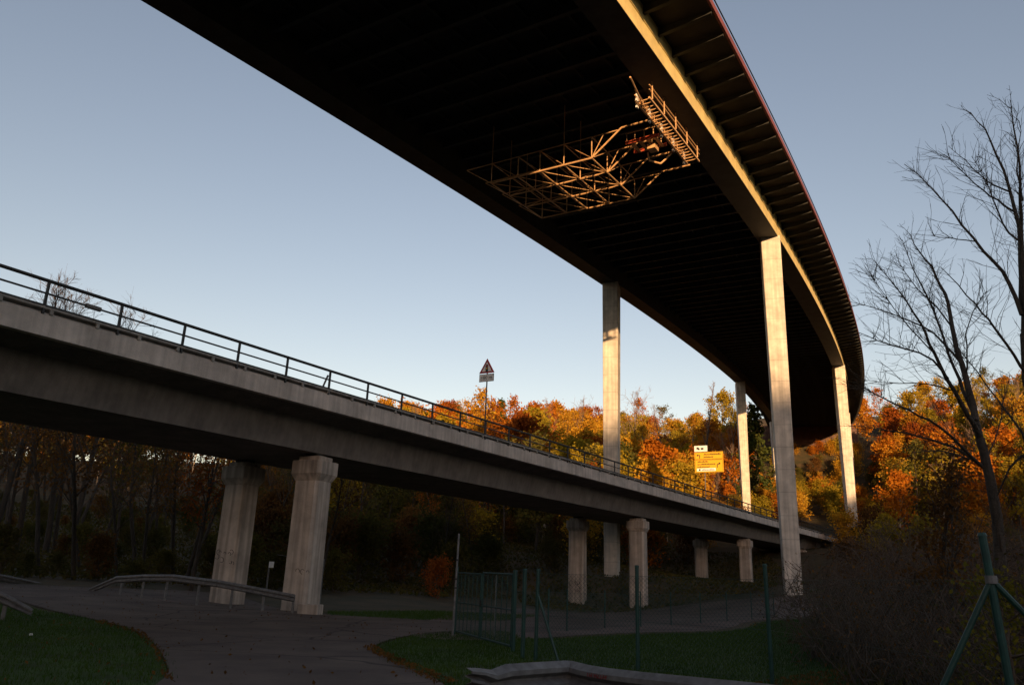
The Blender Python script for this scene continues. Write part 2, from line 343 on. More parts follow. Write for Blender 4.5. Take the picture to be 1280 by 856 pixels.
# ------------------------------------------------------------------ the high viaduct
VS0, VS1, VW, GW = -95.0, 238.0, 19.23, 1.62
via = empty('viaduct', V_(0, 0, -27.1)); tag(via, 'high curved steel girder viaduct on slender concrete piers passing overhead', 'viaduct')
def vpart(mb, name, m, parent=None, bevel=0, smooth=False):
    o = mb.build(name, m, None, bevel, smooth); p = parent or via
    o.parent = p; o.matrix_parent_inverse = p.matrix_basis.inverted() if p is via else (via.matrix_basis@p.matrix_basis).inverted() if False else o.matrix_parent_inverse
    return o
def child(o, root):                     # parent keeping the world-space mesh where it is
    o.parent = root; o.matrix_parent_inverse = Matrix.Translation(Vector(root.location)).inverted() if root.rotation_euler.z == 0 else root.matrix_basis.inverted(); return o
def wpart(mb, name, m, root, bevel=0, smooth=False): return child(mb.build(name, m, None, bevel, smooth), root)
def sub(o, parent, root=None):          # a sub-part of a part whose mesh already is in world space
    o.parent = parent; return o
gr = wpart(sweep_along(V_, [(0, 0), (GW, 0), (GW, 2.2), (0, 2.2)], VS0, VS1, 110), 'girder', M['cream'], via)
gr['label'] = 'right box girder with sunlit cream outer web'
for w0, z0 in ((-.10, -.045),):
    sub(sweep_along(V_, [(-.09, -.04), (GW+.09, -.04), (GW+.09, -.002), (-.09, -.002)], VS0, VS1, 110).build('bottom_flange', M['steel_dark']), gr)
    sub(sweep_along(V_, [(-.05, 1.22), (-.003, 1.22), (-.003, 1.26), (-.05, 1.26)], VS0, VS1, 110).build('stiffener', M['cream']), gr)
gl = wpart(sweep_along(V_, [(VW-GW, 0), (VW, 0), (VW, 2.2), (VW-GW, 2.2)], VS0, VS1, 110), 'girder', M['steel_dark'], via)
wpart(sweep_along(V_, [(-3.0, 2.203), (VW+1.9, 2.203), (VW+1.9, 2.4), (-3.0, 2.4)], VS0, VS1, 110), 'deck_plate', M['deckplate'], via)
for w in (-3.0, VW+1.9):
    sg = -1 if w < 0 else 1
    a, b = (w+sg*.14, w+sg*.003)
    f_ = wpart(sweep_along(V_, [(min(a, b), 2.19), (max(a, b), 2.19), (max(a, b), 2.62), (min(a, b), 2.62)], VS0, VS1, 110), 'fascia', M['red_edge'], via)
    sub(sweep_along(V_, [(w-.03, 3.28), (w+.03, 3.28), (w+.03, 3.34), (w-.03, 3.34)], VS0, VS1, 110).build('handrail', M['rail']), f_)
# cross beams and cantilever brackets share one mesh each
cbm = MB()
cbm.box((-(VW/2), 0, 1.85), (VW-2*GW-.02, .05, .70)); cbm.box((-(VW/2), 0, 1.485), (VW-2*GW-.02, .26, .04)); cb = cbm.mesh('cross_beam')
def bracket_mesh(sgn):
    mb = MB(); L_ = 2.98 if sgn > 0 else 1.88
    prof = [(0, 2.195), (L_, 2.195), (L_, 2.0), (0, 1.66)]
    mb.sweep([[(sgn*(a+.004), t, z) for a, z in prof] for t in (-.03, .03)])
    mb.sweep([[(sgn*(a+.004), t, z) for a, z in ((0, 1.658), (L_, 1.998), (L_, 1.97), (0, 1.63))] for t in (-.12, .12)])
    return mb.mesh('bracket')
bR, bL = bracket_mesh(1), bracket_mesh(-1)
s = VS0+1.0
while s < VS1-1:
    x, y, a = arc(s, -3.459, 18.288, .55637, -.000871); z = 27.1+.08902*s
    for nm, ms, w in (('cross_beam', cb, 0), ('bracket', bR, 0), ('bracket', bL, VW)):
        p = V_(s, w, 0); o = obj(nm, ms, M['steel_dark'], None, p, (0, 0, -a)); child(o, via)
    s += 2.3
# longitudinal stringers under the plate
for w in np.arange(3.6, VW-3, 2.0):
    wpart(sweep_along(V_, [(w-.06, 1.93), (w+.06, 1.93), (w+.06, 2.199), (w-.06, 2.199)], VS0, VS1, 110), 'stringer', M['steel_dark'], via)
def vpier(s, side):
    w = GW/2 if side == 'R' else VW-GW/2
    top = V_(s, w, -.05); rz = -(Vh(s)-R(14)); gz = h1(top[0], top[1])-.6
    mb = MB(); rings = []
    ztop = top[2]
    for z in np.linspace(gz, ztop, 14):
        t = (z-gz)/(ztop-gz); a, d = (1.28+.36*t)/2, (2.1+.3*t)/2; c = .05
        pl = [(-a+c, -d), (a-c, -d), (a, -d+c), (a, d-c), (a-c, d), (-a+c, d), (-a, d-c), (-a, -d+c)]
        ca, sa = math.cos(rz), math.sin(rz)
        rings.append([(top[0]+x*ca-y*sa, top[1]+x*sa+y*ca, z) for x, y in pl])
    mb.sweep(rings); return wpart(mb, 'pier', M['pier'], via)
PIER_S = {'R': (53.4, 122.9, 192.0, -16.0), 'L': (59.4, 132.4, 204.0, -14.0)}
for sd in 'RL':
    for s in PIER_S[sd]: vpier(s, sd)
ab = MB(); p = V_(237.5, VW/2, -3.2)
ab.box((p[0], p[1], p[2]), (VW+8, 3.0, 10.6), -Vh(237)); wpart(ab, 'abutment', mat('red_sandstone_abutment', (.13, .075, .06), .9, .4, .8, .5, 6), via)

# ------------------------------------------------------------------ inspection gantry hanging under the viaduct
gan = empty('inspection_gantry', V_(28, 8, -2.8)); tag(gan, 'tubular steel inspection gantry hanging below the high viaduct', 'gantry')
SG = [24.7, 27.1, 29.4, 31.9]; WG = [14.9, 12.9, 10.9, 9.3, 7.6, 5.7]; ZL, ZU = -2.8, -1.35
def gtube(name, a, b, r=.045, m='truss', n=6): return wpart(MB().tube(a, b, r, None, n), name, M[m], gan)
for s in SG:
    lo = [V_(s, w, ZL) for w in WG[1:]]; up = [V_(s, w, ZU) for w in WG]
    wpart(MB().path(lo+[V_(s, 3.75, -1.25), V_(s, 1.75, -1.22)], .055, 6), 'lower_chord', M['truss'], gan)
    wpart(MB().path(up+[V_(s, 4.0, ZU)], .04, 6), 'upper_chord', M['truss'], gan)
    for i, w in enumerate(WG[1:]):
        gtube('vertical_strut', lo[i], up[i+1], .034)
        gtube('diagonal_strut', lo[i], up[i], .028)
        if i < len(lo)-1: gtube('diagonal_strut', up[i+1], lo[i+1], .028)
    gtube('diagonal_strut', lo[-1], V_(s, 4.9, ZU), .028)
    for w in (WG[1], WG[4]): gtube('hanger', V_(s, w, ZU), V_(s, w, 1.48), .03)
for w in WG[1:]:
    for z, rr in ((ZL, .045), (ZU, .034)): gtube('cross_tie', V_(SG[0], w, z), V_(SG[-1], w, z), rr)
    for a, b in zip(SG[:-1], SG[1:]): gtube('brace', V_(a, w, ZL), V_(b, w, ZU), .026)
for a, b in zip(SG[:-1], SG[1:]):
    for w, w2 in zip(WG[1:-1], WG[2:]): gtube('brace', V_(a, w, ZL), V_(b, w2, ZL), .026)
gtube('side_rail', V_(19.9, 1.25, -1.15), V_(23.8, 1.8, -1.22), .05)
# end platform along the right girder: open walkway, posts, hand rails
for w in (1.05, 1.85):
    wpart(sweep_along(V_, [(w-.05, -1.34), (w+.05, -1.34), (w+.05, -1.22), (w-.05, -1.22)], 22.2, 31.6, 6), 'edge_beam', M['truss'], gan)
for s in np.arange(22.4, 31.5, .42): gtube('rung', V_(s, 1.05, -1.24), V_(s, 1.85, -1.24), .035)
for s in (22.6, 24.6, 26.7, 28.9, 31.1):
    wpart(MB().sweep([[V_(s+a, 1.92+b, z) for a, b in ((-.12, -.05), (.12, -.05), (.12, .05), (-.12, .05))] for z in (-1.5, -.45)]), 'post', M['white'], gan)
    gtube('hanger', V_(s, 1.0, -1.2), V_(s, 1.0, -.03), .04)
for w, z in ((1.02, -.75), (1.02, -.45), (1.9, -.85), (1.9, -.5)):
    wpart(MB().path([V_(s, w, z) for s in np.linspace(22.2, 31.6, 6)], .035, 6), 'handrail', M['truss'], gan)
for i, s in enumerate(np.arange(22.9, 31.2, .62)):
    gtube('baluster', V_(s, 1.9, -1.25), V_(s, 1.9, -.5), .03); gtube('diagonal_strut', V_(s, 1.93, -1.2), V_(s+.55, 1.93, -.55), .024)
for s in (26.3, 27.7):
    wpart(MB().sweep([[V_(s+a, w, -1.5+b) for a, b in ((-.06, -.11), (.06, -.11), (.06, .11), (-.06, .11))] for w in (1.95, 4.1)]), 'beam', M['truss_red'], gan)
    wpart(MB().path([V_(s, w, -.85) for w in (1.95, 4.1)], .04, 6), 'handrail', M['truss'], gan)
    for w in (2.3, 2.9, 3.5, 4.05): gtube('baluster', V_(s, w, -1.4), V_(s, w, -.85), .03)
for w in np.arange(2.1, 4.0, .5):
    wpart(MB().sweep([[V_(s, w+b, -1.62+z) for b, z in ((0, 0), (.2, 0), (.2, .05), (0, .05))] for s in (26.3, 27.7)]), 'plank', M['truss'], gan)
wpart(MB().sweep([[V_(s, w, z) for w, z in ((2.4, -2.0), (2.9, -2.0), (2.9, -1.66), (2.4, -1.66))] for s in (26.8, 27.5)]), 'machine_box', M['truss'], gan)
wpart(MB().path([V_(28.0, 3.3, -1.6), V_(28.2, 3.3, -2.1), V_(29.0, 2.8, -2.1), V_(29.4, 2.2, -1.35)], .06, 6), 'support_arm', M['truss'], gan)

# ------------------------------------------------------------------ the lower road bridge
BS0, BS1 = -34.0, 150.0
brd = empty('road_bridge', B_(0, 0, -9.36)); tag(brd, 'low concrete road bridge with dark railing crossing under the viaduct', 'bridge')
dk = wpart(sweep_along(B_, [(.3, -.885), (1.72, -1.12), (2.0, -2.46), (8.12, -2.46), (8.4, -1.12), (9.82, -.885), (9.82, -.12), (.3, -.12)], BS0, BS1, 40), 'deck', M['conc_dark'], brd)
for w0, w1 in ((0, .297), (9.823, 10.12)):
    wpart(sweep_along(B_, [(w0, -.90), (w1, -.90), (w1, -.10), ((w0+w1)/2, -.10), (w0 if w0 == 0 else w0, -.20)] if w0 == 0 else [(w0, -.90), (w1, -.90), (w1, -.20), (w0, -.10)], BS0, BS1, 40), 'edge_beam', M['conc'], brd)
for w0, w1 in ((-.06, .34), (9.78, 10.18)):
    wpart(sweep_along(B_, [(w0, -.045), (w1, -.045), (w1, .03), (w0, .03)], BS0, BS1, 40), 'kerb_cap', M['cap'], brd)
stub = MB().box((0, 0, -.12), (.06, .11, .148)).mesh('cap_bracket')
s = BS0+.6
while s < 112:
    o = obj('cap_bracket', stub, M['cap'], None, B_(s, -.025, 0), (0, 0, -Bh(s))); child(o, brd); s += 1.53
def railing(w, s0, s1):
    mb = MB(); pts = [B_(s, w, .872) for s in np.linspace(s0, s1, 24)]
    for a, b in zip(pts[:-1], pts[1:]): mb.tube(a, b, .058, None, 8)
    r_ = wpart(mb, 'handrail', M['rail'], brd)
    m2 = MB(); pts = [B_(s, w, .455) for s in np.linspace(s0, s1, 24)]
    for a, b in zip(pts[:-1], pts[1:]): m2.tube(a, b, .034, None, 6)
    sub(m2.build('middle_rail', M['rail']), r_)
    m3 = MB()
    pts = [B_(s, w, .07) for s in np.linspace(s0, s1, 24)]
    for a, b in zip(pts[:-1], pts[1:]): m3.tube(a, b, .03, None, 6)
    sub(m3.build('lower_rail', M['rail']), r_)
    pm = MB().box((0, 0, .31), (.075, .075, 1.05)).mesh('railing_post')
    s = s0-(s0 % 2.5)
    while s < s1:
        o = obj('railing_post', pm, M['rail'], None, B_(s, w, 0), (0, 0, -Bh(s))); child(o, brd); s += 2.5
railing(-.02, BS0, BS1-20)
railing(10.14, BS0, BS1-20)
sv = MB().tube(B_(1.28, -.02, .457), B_(1.78, -.02, .458), .085, None, 10); o = wpart(sv, 'rail_sleeve', M['galv'], brd); o['label'] = 'grey sleeve around the middle rail'
COLUMNS = {}
def bpier(s, w, near, key):
    top = B_(s, w, -2.46); gz = h1(top[0], top[1])-.5; rz = -Bh(s)+R(8)
    ca, sa = math.cos(rz), math.sin(rz)
    def ring(a, d, c, z): return [(top[0]+x*ca-y*sa, top[1]+x*sa+y*ca, z) for x, y in ((-a+c, -d), (a-c, -d), (a, -d+c), (a, d-c), (a-c, d), (-a+c, d), (-a, d-c), (-a, -d+c))]
    zt = top[2]-.16; mb = MB()
    hgt = zt-gz
    mb.sweep([ring(.70, .60, .14, gz), ring(.68, .58, .14, zt-1.12), ring(.70, .60, .14, zt-1.1), ring(.86, .76, .15, zt-.80), ring(.86, .76, .15, zt-.22), ring(.84, .74, .15, zt-.2)])
    o = wpart(mb, 'column', M['column'], brd); COLUMNS[(key, 'near' if near else 'far')] = o
    sub(MB().sweep([ring(.62, .5, .05, zt-.205), ring(.62, .5, .05, zt+.02)]).build('bearing_plinth', M['column']), o)
    sub(MB().sweep([ring(.36, .36, .05, zt+.022), ring(.36, .36, .05, zt+.158)]).build('bearing', M['steel_dark']), o)
for s in (-24.0, 14.3, 52.2, 83.7, 112.0):
    bpier(s+.25, 2.45, True, s); bpier(s+(.5 if s < 20 else -.7 if s < 60 else 0), 7.75, False, s)
p = B_(148, 5, -1.6); wpart(MB().box((p[0], p[1], p[2]-3.0), (11, 4, 6.6), -Bh(148)), 'abutment', M['column'], brd)

# ------------------------------------------------------------------ signs and posts on the lower bridge
def text_mesh(txt, size):
    c = bpy.data.curves.new('t', 'FONT'); c.body = txt; c.size = size; c.align_x = 'CENTER'; c.align_y = 'CENTER'; c.extrude = .002
    t = bpy.data.objects.new('t', c); COL.objects.link(t)
    dg = bpy.context.evaluated_depsgraph_get(); m_ = bpy.data.meshes.new_from_object(t.evaluated_get(dg))
    bpy.data.objects.remove(t); bpy.data.curves.remove(c); return m_
def plate(pts, y0, y1):                 # polygon in x,z extruded along y
    return MB().sweep([[(x, y, z) for x, z in pts] for y in (y0, y1)])
def rrect(cx, cz, w, h): return [(cx-w/2, cz-h/2), (cx+w/2, cz-h/2), (cx+w/2, cz+h/2), (cx-w/2, cz+h/2)]
def disc(cx, cz, r, n=14): return [(cx+r*math.cos(2*math.pi*i/n), cz+r*math.sin(2*math.pi*i/n)) for i in range(n)]
# warning sign: local -Y faces back along the bridge
p = B_(25.0, .07, .03); ws = empty('warning_sign', p, -Bh(25)+R(4)); tag(ws, 'red bordered triangular warning sign with white 180 m plate on tall bridge post', 'traffic sign')
MB().tube((0, .06, 0), (0, .06, 4.45), .038, None, 10).build('post', M['rail'], ws)
tri = lambda r, cz: [(r*math.cos(a), cz+r*math.sin(a)) for a in (R(90), R(210), R(330))]
bz = 3.98
plate(tri(.60, bz), -.012, .012).build('red_border', M['signred'], ws)
plate(tri(.40, bz), -.018, -.0125).build('white_panel', M['signwhite'], ws)
for cz, mm in ((bz+.14, 'signred'), (bz, 'signyellow'), (bz-.13, 'green')): plate(disc(0, cz, .052), -.024, -.0185).build('signal_dot', M[mm], ws)
plate(rrect(0, bz, .15, .44), -.0215, -.0183).build('signal_backing', M['black'], ws)
sp = plate(rrect(0, 3.40, .98, .46), -.012, .012).build('distance_plate', M['black'], ws)
plate(rrect(0, 3.40, .93, .41), -.017, -.0125).build('plate_face', M['signwhite'], sp)
o = obj('lettering', text_mesh('180 m', .30), M['black'], sp, (0, -.019, 3.40), (R(90), 0, 0))
# yellow direction sign on the far side of the bridge
def find_s(px, w, dz=0.0):
    ss = np.linspace(-20, 140, 1601); q = [project(B_(s_, w, dz))[0] for s_ in ss]
    return float(ss[int(np.argmin(np.abs(np.array(q)-px)))])
sy = find_s(888, 9.6, 3.0); p = B_(sy, 9.6, .03); ys = empty('direction_sign', p, -Bh(sy)+R(3)); tag(ys, 'yellow direction sign with two panels and black arrows beyond the bridge railing', 'road sign')
kS = float(np.hypot(p[0], p[1])/FPX)*1.06
z0 = (project(p)[1]-597)*kS; wS, hS = 30*kS*1.1, 23.5*kS
for x in (-wS*.16, ): MB().tube((x, .08, 0), (x, .08, z0+hS), .06, None, 8).build('post', M['galv'], ys)
plate(rrect(0, z0+hS*.31, wS, hS*.62), -.03, .03).build('lower_panel', M['signyellow'], ys)
plate(rrect(0, z0+hS*.815, wS, hS*.36), -.03, .03).build('upper_panel', M['signyellow'], ys)
for cz, hh in ((.31, .58), (.815, .32)):
    for x, z, a, b in ((0, cz+hh/2, .95, .012), (0, cz-hh/2, .95, .012), (-.475, cz, .008, hh), (.475, cz, .008, hh)):
        plate(rrect(x*wS, z0+z*hS, a*wS, b*hS), -.036, -.031).build('border_line', M['black'], ys)
def words(cx, cz, w, h, n, seed):       # blurred rows of lettering: uneven strokes of illegible words
    rr = random.Random(seed); mb = MB(); x = cx-w/2
    while x < cx+w/2:
        a = rr.uniform(.045, .075); hh = h*rr.choice((.62, .62, .7, 1.0)); mb.sweep([[(q, y, z) for q, z in rrect(x+a/2, cz-(h-hh)/2, a, hh)] for y in (-.038, -.031)]); x += a+rr.uniform(.02, .035)
    return mb.build('lettering', M['black'], ys)
words(.12*wS, z0+.885*hS, .58*wS, .085*hS, 12, 1); words(-.02*wS, z0+.755*hS, .32*wS, .085*hS, 8, 2)
words(-.22*wS, z0+.53*hS, .36*wS, .075*hS, 8, 3); words(-.10*wS, z0+.405*hS, .62*wS, .075*hS, 12, 4); words(-.2*wS, z0+.28*hS, .42*wS, .075*hS, 9, 5)
plate(rrect(-.10*wS, z0+.135*hS, .66*wS, .14*hS), -.036, -.031).build('white_strip', M['signwhite'], ys)
words(-.04*wS, z0+.135*hS, .44*wS, .07*hS, 9, 6); plate(disc(-.33*wS, z0+.135*hS, .045*hS), -.042, -.037).build('symbol', M['black'], ys)
def arrow(pts, y=-.04): plate(pts, y, y+.008).build('arrow', M['black'], ys)
ax, az = -.36*wS, z0+.80*hS; k = hS*.9
arrow([(ax+.085*k, az-.13*k), (ax+.045*k, az-.13*k), (ax+.045*k, az+.03*k), (ax-.03*k, az+.03*k), (ax-.03*k, az-.01*k), (ax-.12*k, az+.05*k), (ax-.03*k, az+.11*k), (ax-.03*k, az+.07*k), (ax+.085*k, az+.07*k)])
ax, az = .33*wS, z0+.34*hS
arrow([(ax-.09*k, az-.14*k), (ax-.05*k, az-.14*k), (ax-.05*k, az+.0*k), (ax+.03*k, az+.06*k), (ax+.03*k, az+.01*k), (ax+.12*k, az+.08*k), (ax+.03*k, az+.15*k), (ax+.03*k, az+.11*k), (ax-.09*k, az+.03*k)])
wp = plate(rrect(-.27*wS, z0+1.17*hS, .46*wS, .29*hS), -.03, .03).build('white_plate', M['signwhite'], ys)
for x, z, a, b in ((-.38, 1.19, .08, .10), (-.34, 1.15, .06, .08), (-.22, 1.165, .10, .09)): plate(rrect(x*wS, z0+z*hS, a*wS, b*hS), -.037, -.031).build('symbol', M['black'], wp)
MB().tube((-.16*wS, .09, z0+hS), (-.16*wS, .09, z0+1.28*hS), .05, None, 8).build('bracket_pipe', M['galv'], ys)
# white delineators on the far kerb
for px, lab in ((775, 'white reflector post on the bridge beside the tall viaduct pier'), (903, 'small white reflector post on the bridge right of the yellow sign')):
    s = find_s(px, 9.55, .5); p = B_(s, 9.55, .03); d_ = empty('delineator_post', p, -Bh(s)); tag(d_, lab, 'marker post', 'white reflector posts on the low bridge')
    MB().sweep([[(x, y, z) for x, y in ((-.06, .05), (.06, .05), (.03, -.06), (-.03, -.06))] for z in (0, .95)]).build('body', M['signwhite'], d_)
    MB().sweep([[(x, y, z) for x, y in ((-.063, .053), (.063, .053), (.033, -.063), (-.033, -.063))] for z in (.66, .84)]).build('black_band', M['black'], d_)
s = find_s(404, .5, .5); p = B_(s, .55, .03); lp = empty('leaning_stake', p); tag(lp, 'pale leaning stake behind the railing of the low bridge', 'stake')
wpart(MB().tube(p, p+np.array([.32*math.sin(Bh(s)), .32*math.cos(Bh(s)), .80]), .045, None, 7), 'stake_shaft', M['galv'], lp); wpart(MB().box(tuple(p+np.array([0, 0, .04])), (.2, .2, .08), .4), 'foot', M['cap'], lp)

# ------------------------------------------------------------------ guard rails
def w_beam(pts, name, label, post_at, m, tw=None, group=None, close_post=True):
    """steel W-beam along top points (x,y,ztop); real corrugated profile, posts below"""
    root = empty(name, (pts[0][0], pts[0][1], h1(pts[0][0], pts[0][1]))); tag(root, label, 'guard rail', group)
    P = [np.array(q, float) for q in pts]
    prof = [(0, 0), (.02, -.012), (.078, -.055), (.078, -.10), (.0, -.145), (.0, -.165), (.078, -.21), (.078, -.255), (.02, -.298), (0, -.31)]
    prof = prof+[(a-.012, z) for a, z in prof[::-1]]
    rings = []
    for i, q in enumerate(P):
        d = (P[min(i+1, len(P)-1)]-P[max(i-1, 0)])[:2]; d /= np.linalg.norm(d)
        nrm = np.array([d[1], -d[0]])
        if nrm@(-q[:2]) < 0: nrm = -nrm       # towards the camera
        k = tw[i] if tw else 1.0
        rings.append([(q[0]+nrm[0]*a, q[1]+nrm[1]*a, q[2]+z*k) for a, z in prof])
    b = wpart(MB().sweep(rings), 'beam', m, root)
    for t in post_at:
        i = min(int(t), len(P)-2); q = P[i]+(P[i+1]-P[i])*(t-i); d = (P[i+1]-P[i])[:2]; d /= np.linalg.norm(d)
        nrm = np.array([d[1], -d[0]]); nrm = nrm if nrm@(-q[:2]) > 0 else -nrm
        g = h1(q[0], q[1])-.3; c = q[:2]-nrm*.075; rz = math.atan2(d[1], d[0])
        mb = MB().box((c[0], c[1], (g+q[2]-.04)/2), (.10, .055, q[2]-.04-g), rz); wpart(mb, 'post', m, root)
    return root, b
def interp(pts, n):
    out = []
    for a, b in zip(pts[:-1], pts[1:]):
        for i in range(n): out.append(np.array(a)+(np.array(b)-np.array(a))*i/n)
    out.append(np.array(pts[-1])); return out
def rail_pt(px, py, dist): d = ray(px, py); t = dist/math.hypot(d[0], d[1]); return np.array([d[0]*t, d[1]*t, EYE+d[2]*t])
# near rail at the lower edge of the picture, bent, its end twisted and battered
key = [(583,834,7.75,.45),(600,834.5,7.9,.55),(615,836.5,8.05,.8),(633,829.5,8.2,1),(672,827,8.55,1),(708,825,8.9,1),(714,825.5,8.92,1),(735,830.5,8.7,1),(760,834.5,8.45,1),(800,839,8.15,1),(867,845.5,7.75,1),(925,851,7.5,1),(985,857,7.25,1),(1060,866,6.95,1)]
gp = [rail_pt(a, b, c) for a, b, c, k in key]
ng, beam = w_beam(gp, 'guard_rail', 'grey steel guard rail with a bend and red graffiti in front of the fence', (3.6, 5.5, 8.5, 11.0), M['galv'], [k for *_, k in key])
for i, (px, zz) in enumerate([(706, .04), (712, .04), (718, .045), (726, .04), (706, .25), (714, .25), (726, .26)]):
    j = max(k for k in range(len(key)) if key[k][0] <= px); a, b = gp[j], gp[j+1]; t = (px-key[j][0])/(key[j+1][0]-key[j][0]); q = a+(b-a)*t
    n_ = -q[:2]/np.linalg.norm(q[:2]); c0 = np.array([q[0]+n_[0]*.055, q[1]+n_[1]*.055, q[2]-zz-.03])
    sub(MB().tube(c0, c0+np.array([n_[0]*.035, n_[1]*.035, 0]), .016, None, 6).build('bolt', M['rail']), beam)
# graffiti strokes on the beam face
mb = MB(); rr = random.Random(11)
ja = [k for k in range(len(key)) if key[k][0] == 735][0]
def on_beam(u, v):                       # u metres from bend point, v metres below the top edge
    acc = 0
    for j in range(ja, len(gp)-1):
        L_ = np.linalg.norm((gp[j+1]-gp[j])[:2])
        if u <= acc+L_ or j == len(gp)-2:
            q = gp[j]+(gp[j+1]-gp[j])*((u-acc)/L_); break
        acc += L_
    d = (gp[j+1]-gp[j])[:2]; d /= np.linalg.norm(d); n_ = np.array([d[1], -d[0]]); n_ = n_ if n_@(-q[:2]) > 0 else -n_
    return np.array([q[0]+n_[0]*.086, q[1]+n_[1]*.086, q[2]-v])
for k in range(9):
    u = .10+k*.035; mb.tube(on_beam(u, .062+rr.uniform(-.004, .004)), on_beam(u+rr.uniform(-.012, .02), .098), .0045, None, 4)
    if k % 2: mb.tube(on_beam(u, .065+rr.uniform(0, .03)), on_beam(u+.04, .070+rr.uniform(0, .028)), .004, None, 4)
for k in range(7):
    u = .12+k*.045; mb.tube(on_beam(u, .215), on_beam(u+rr.uniform(-.012, .02), .252), .0045, None, 4)
    if k % 2: mb.tube(on_beam(u, .22+rr.uniform(0, .03)), on_beam(u+.04, .22+rr.uniform(0, .028)), .004, None, 4)
sub(mb.build('graffiti', M['grafred']), beam)
# rail by the road bend in front of the left bridge columns
lr = [rail_pt(a, b, c) for a, b, c in [(112,735,43),(146,719.5,42),(180,717.5,41),(217,717.5,40),(271,724,38),(320,733,36.6),(369,742.5,35.4)]]
w_beam(lr, 'guard_rail', 'weathered guard rail beside the road bend under the left bridge columns', (1.2, 2, 2.8, 3.6, 4.4, 5.2, 5.95), M['galv'], [.8, 1, 1, 1, 1, 1, 1])
lr = [rail_pt(a, b, c) for a, b, c in [(-60,716,27.5),(-20,729,27.5),(0,738,27.5),(20,748,27.3),(42,761,27)]]
w_beam(lr, 'guard_rail', 'dark guard rail end sloping into the grass at the left picture edge', (.5, 1.5, 2.4), M['galv'], [1, 1, 1, .9, .6])
lr = [rail_pt(a, b, c) for a, b, c in [(-60,706,44),(0,717,45),(30,723,46),(52,728,46.5)]]
w_beam(lr, 'guard_rail', 'distant guard rail beyond the road at the left edge below the wood', (.5, 1.4, 2.5), M['galv'], [1, 1, 1, .8])

# ------------------------------------------------------------------ green chain-link fence, gate and posts
def wire_panel(name, a, b, za, zb, hgt, cell, parent, m, r=.0022, lift=.05):
    """diagonal wires of a chain-link panel between ground points a and b"""
    a = np.array(a[:2], float); b = np.array(b[:2], float); L_ = np.linalg.norm(b-a); segs = []
    def pt(u, v): t = u/L_; q = a+(b-a)*t; return (q[0], q[1], za+(zb-za)*t+lift+v)
    step = cell
    for sgn in (1, -1):
        c = -hgt
        while c < L_+hgt:
            u0, v0, u1, v1 = (c, 0, c+hgt, hgt) if sgn > 0 else (c+hgt, 0, c, hgt)
            du, dv = u1-u0, v1-v0
            ts = [0, 1]
            t0, t1 = 0.0, 1.0
            if du > 0: t0 = max(t0, (0-u0)/du); t1 = min(t1, (L_-u0)/du)
            else: t0 = max(t0, (L_-u0)/du); t1 = min(t1, (0-u0)/du)
            if t1-t0 > .01: segs.append((pt(u0+du*t0, v0+dv*t0), pt(u0+du*t1, v0+dv*t1), r, r))
            c += step
    for v in (0.0, hgt/2, hgt): segs.append((pt(0, v), pt(L_, v), r*1.3, r*1.3))
    V, F = tubes_np(segs, 3); o = obj(name, np_mesh(name, V, F), m); tag(o, kind='stuff'); child(o, parent); return o
def fpost(p, hgt, root, name='post', r=.04, m='green', lean=(0, 0)):
    g = h1(p[0], p[1]); t = (p[0]+lean[0], p[1]+lean[1], g+hgt); mb = MB().tube((p[0], p[1], g-.3), t, r, None, 10)
    mb.tube(t, (t[0], t[1], t[2]+.035), r*1.22, r*.9, 10); return wpart(mb, name, M[m], root)
P1 = ground_hit(669, 827); P2 = ground_hit(797.5, 839); P3 = ground_hit(966, 858); P4 = np.array([5.15, 8.4, 0])
fc = empty('chain_link_fence', P1); tag(fc, 'green chain-link fence with round posts behind the near guard rail', 'fence')
for p, hh, ln in ((P1, 1.86, (.02, 0)), (P2, 1.98, (0, 0)), (P3, 2.05, (-.02, 0)), (P4, 2.24, (-.10, .05))): fpost(p, hh, fc, lean=ln)
for a, b, r_ in ((P1, P2, .0028), (P2, P3, .0026), (P3, P4, .0014)): wire_panel('wire_mesh', a, b, h1(*a[:2]), h1(*b[:2]), 1.75, .062*1.414, fc, M['green'], r_)
def brace(p, zt, foot, lean=(0, 0)):
    g = h1(p[0], p[1]); wpart(MB().tube((p[0]+lean[0], p[1]+lean[1], g+zt), (foot[0], foot[1], h1(foot[0], foot[1])-.1), .03, None, 8), 'brace', M['green'], fc)
brace(P1, 1.42, P1[:2]+(P2-P1)[:2]/np.linalg.norm((P2-P1)[:2])*.62)
bd = (P3-P4)[:2]/np.linalg.norm((P3-P4)[:2])
brace(P4, 1.80, P4[:2]+np.array([-1.05, .35]), (-.08, .03)); brace(P4, 1.80, P4[:2]+np.array([1.55, -.15]), (-.08, .03))
c4 = np.array([P4[0]-.08, P4[1]+.03, h1(P4[0], P4[1])+1.80]); wpart(MB().tube(c4-np.array([0, 0, .04]), c4+np.array([0, 0, .04]), .058, None, 10), 'clamp', M['galv'], fc)
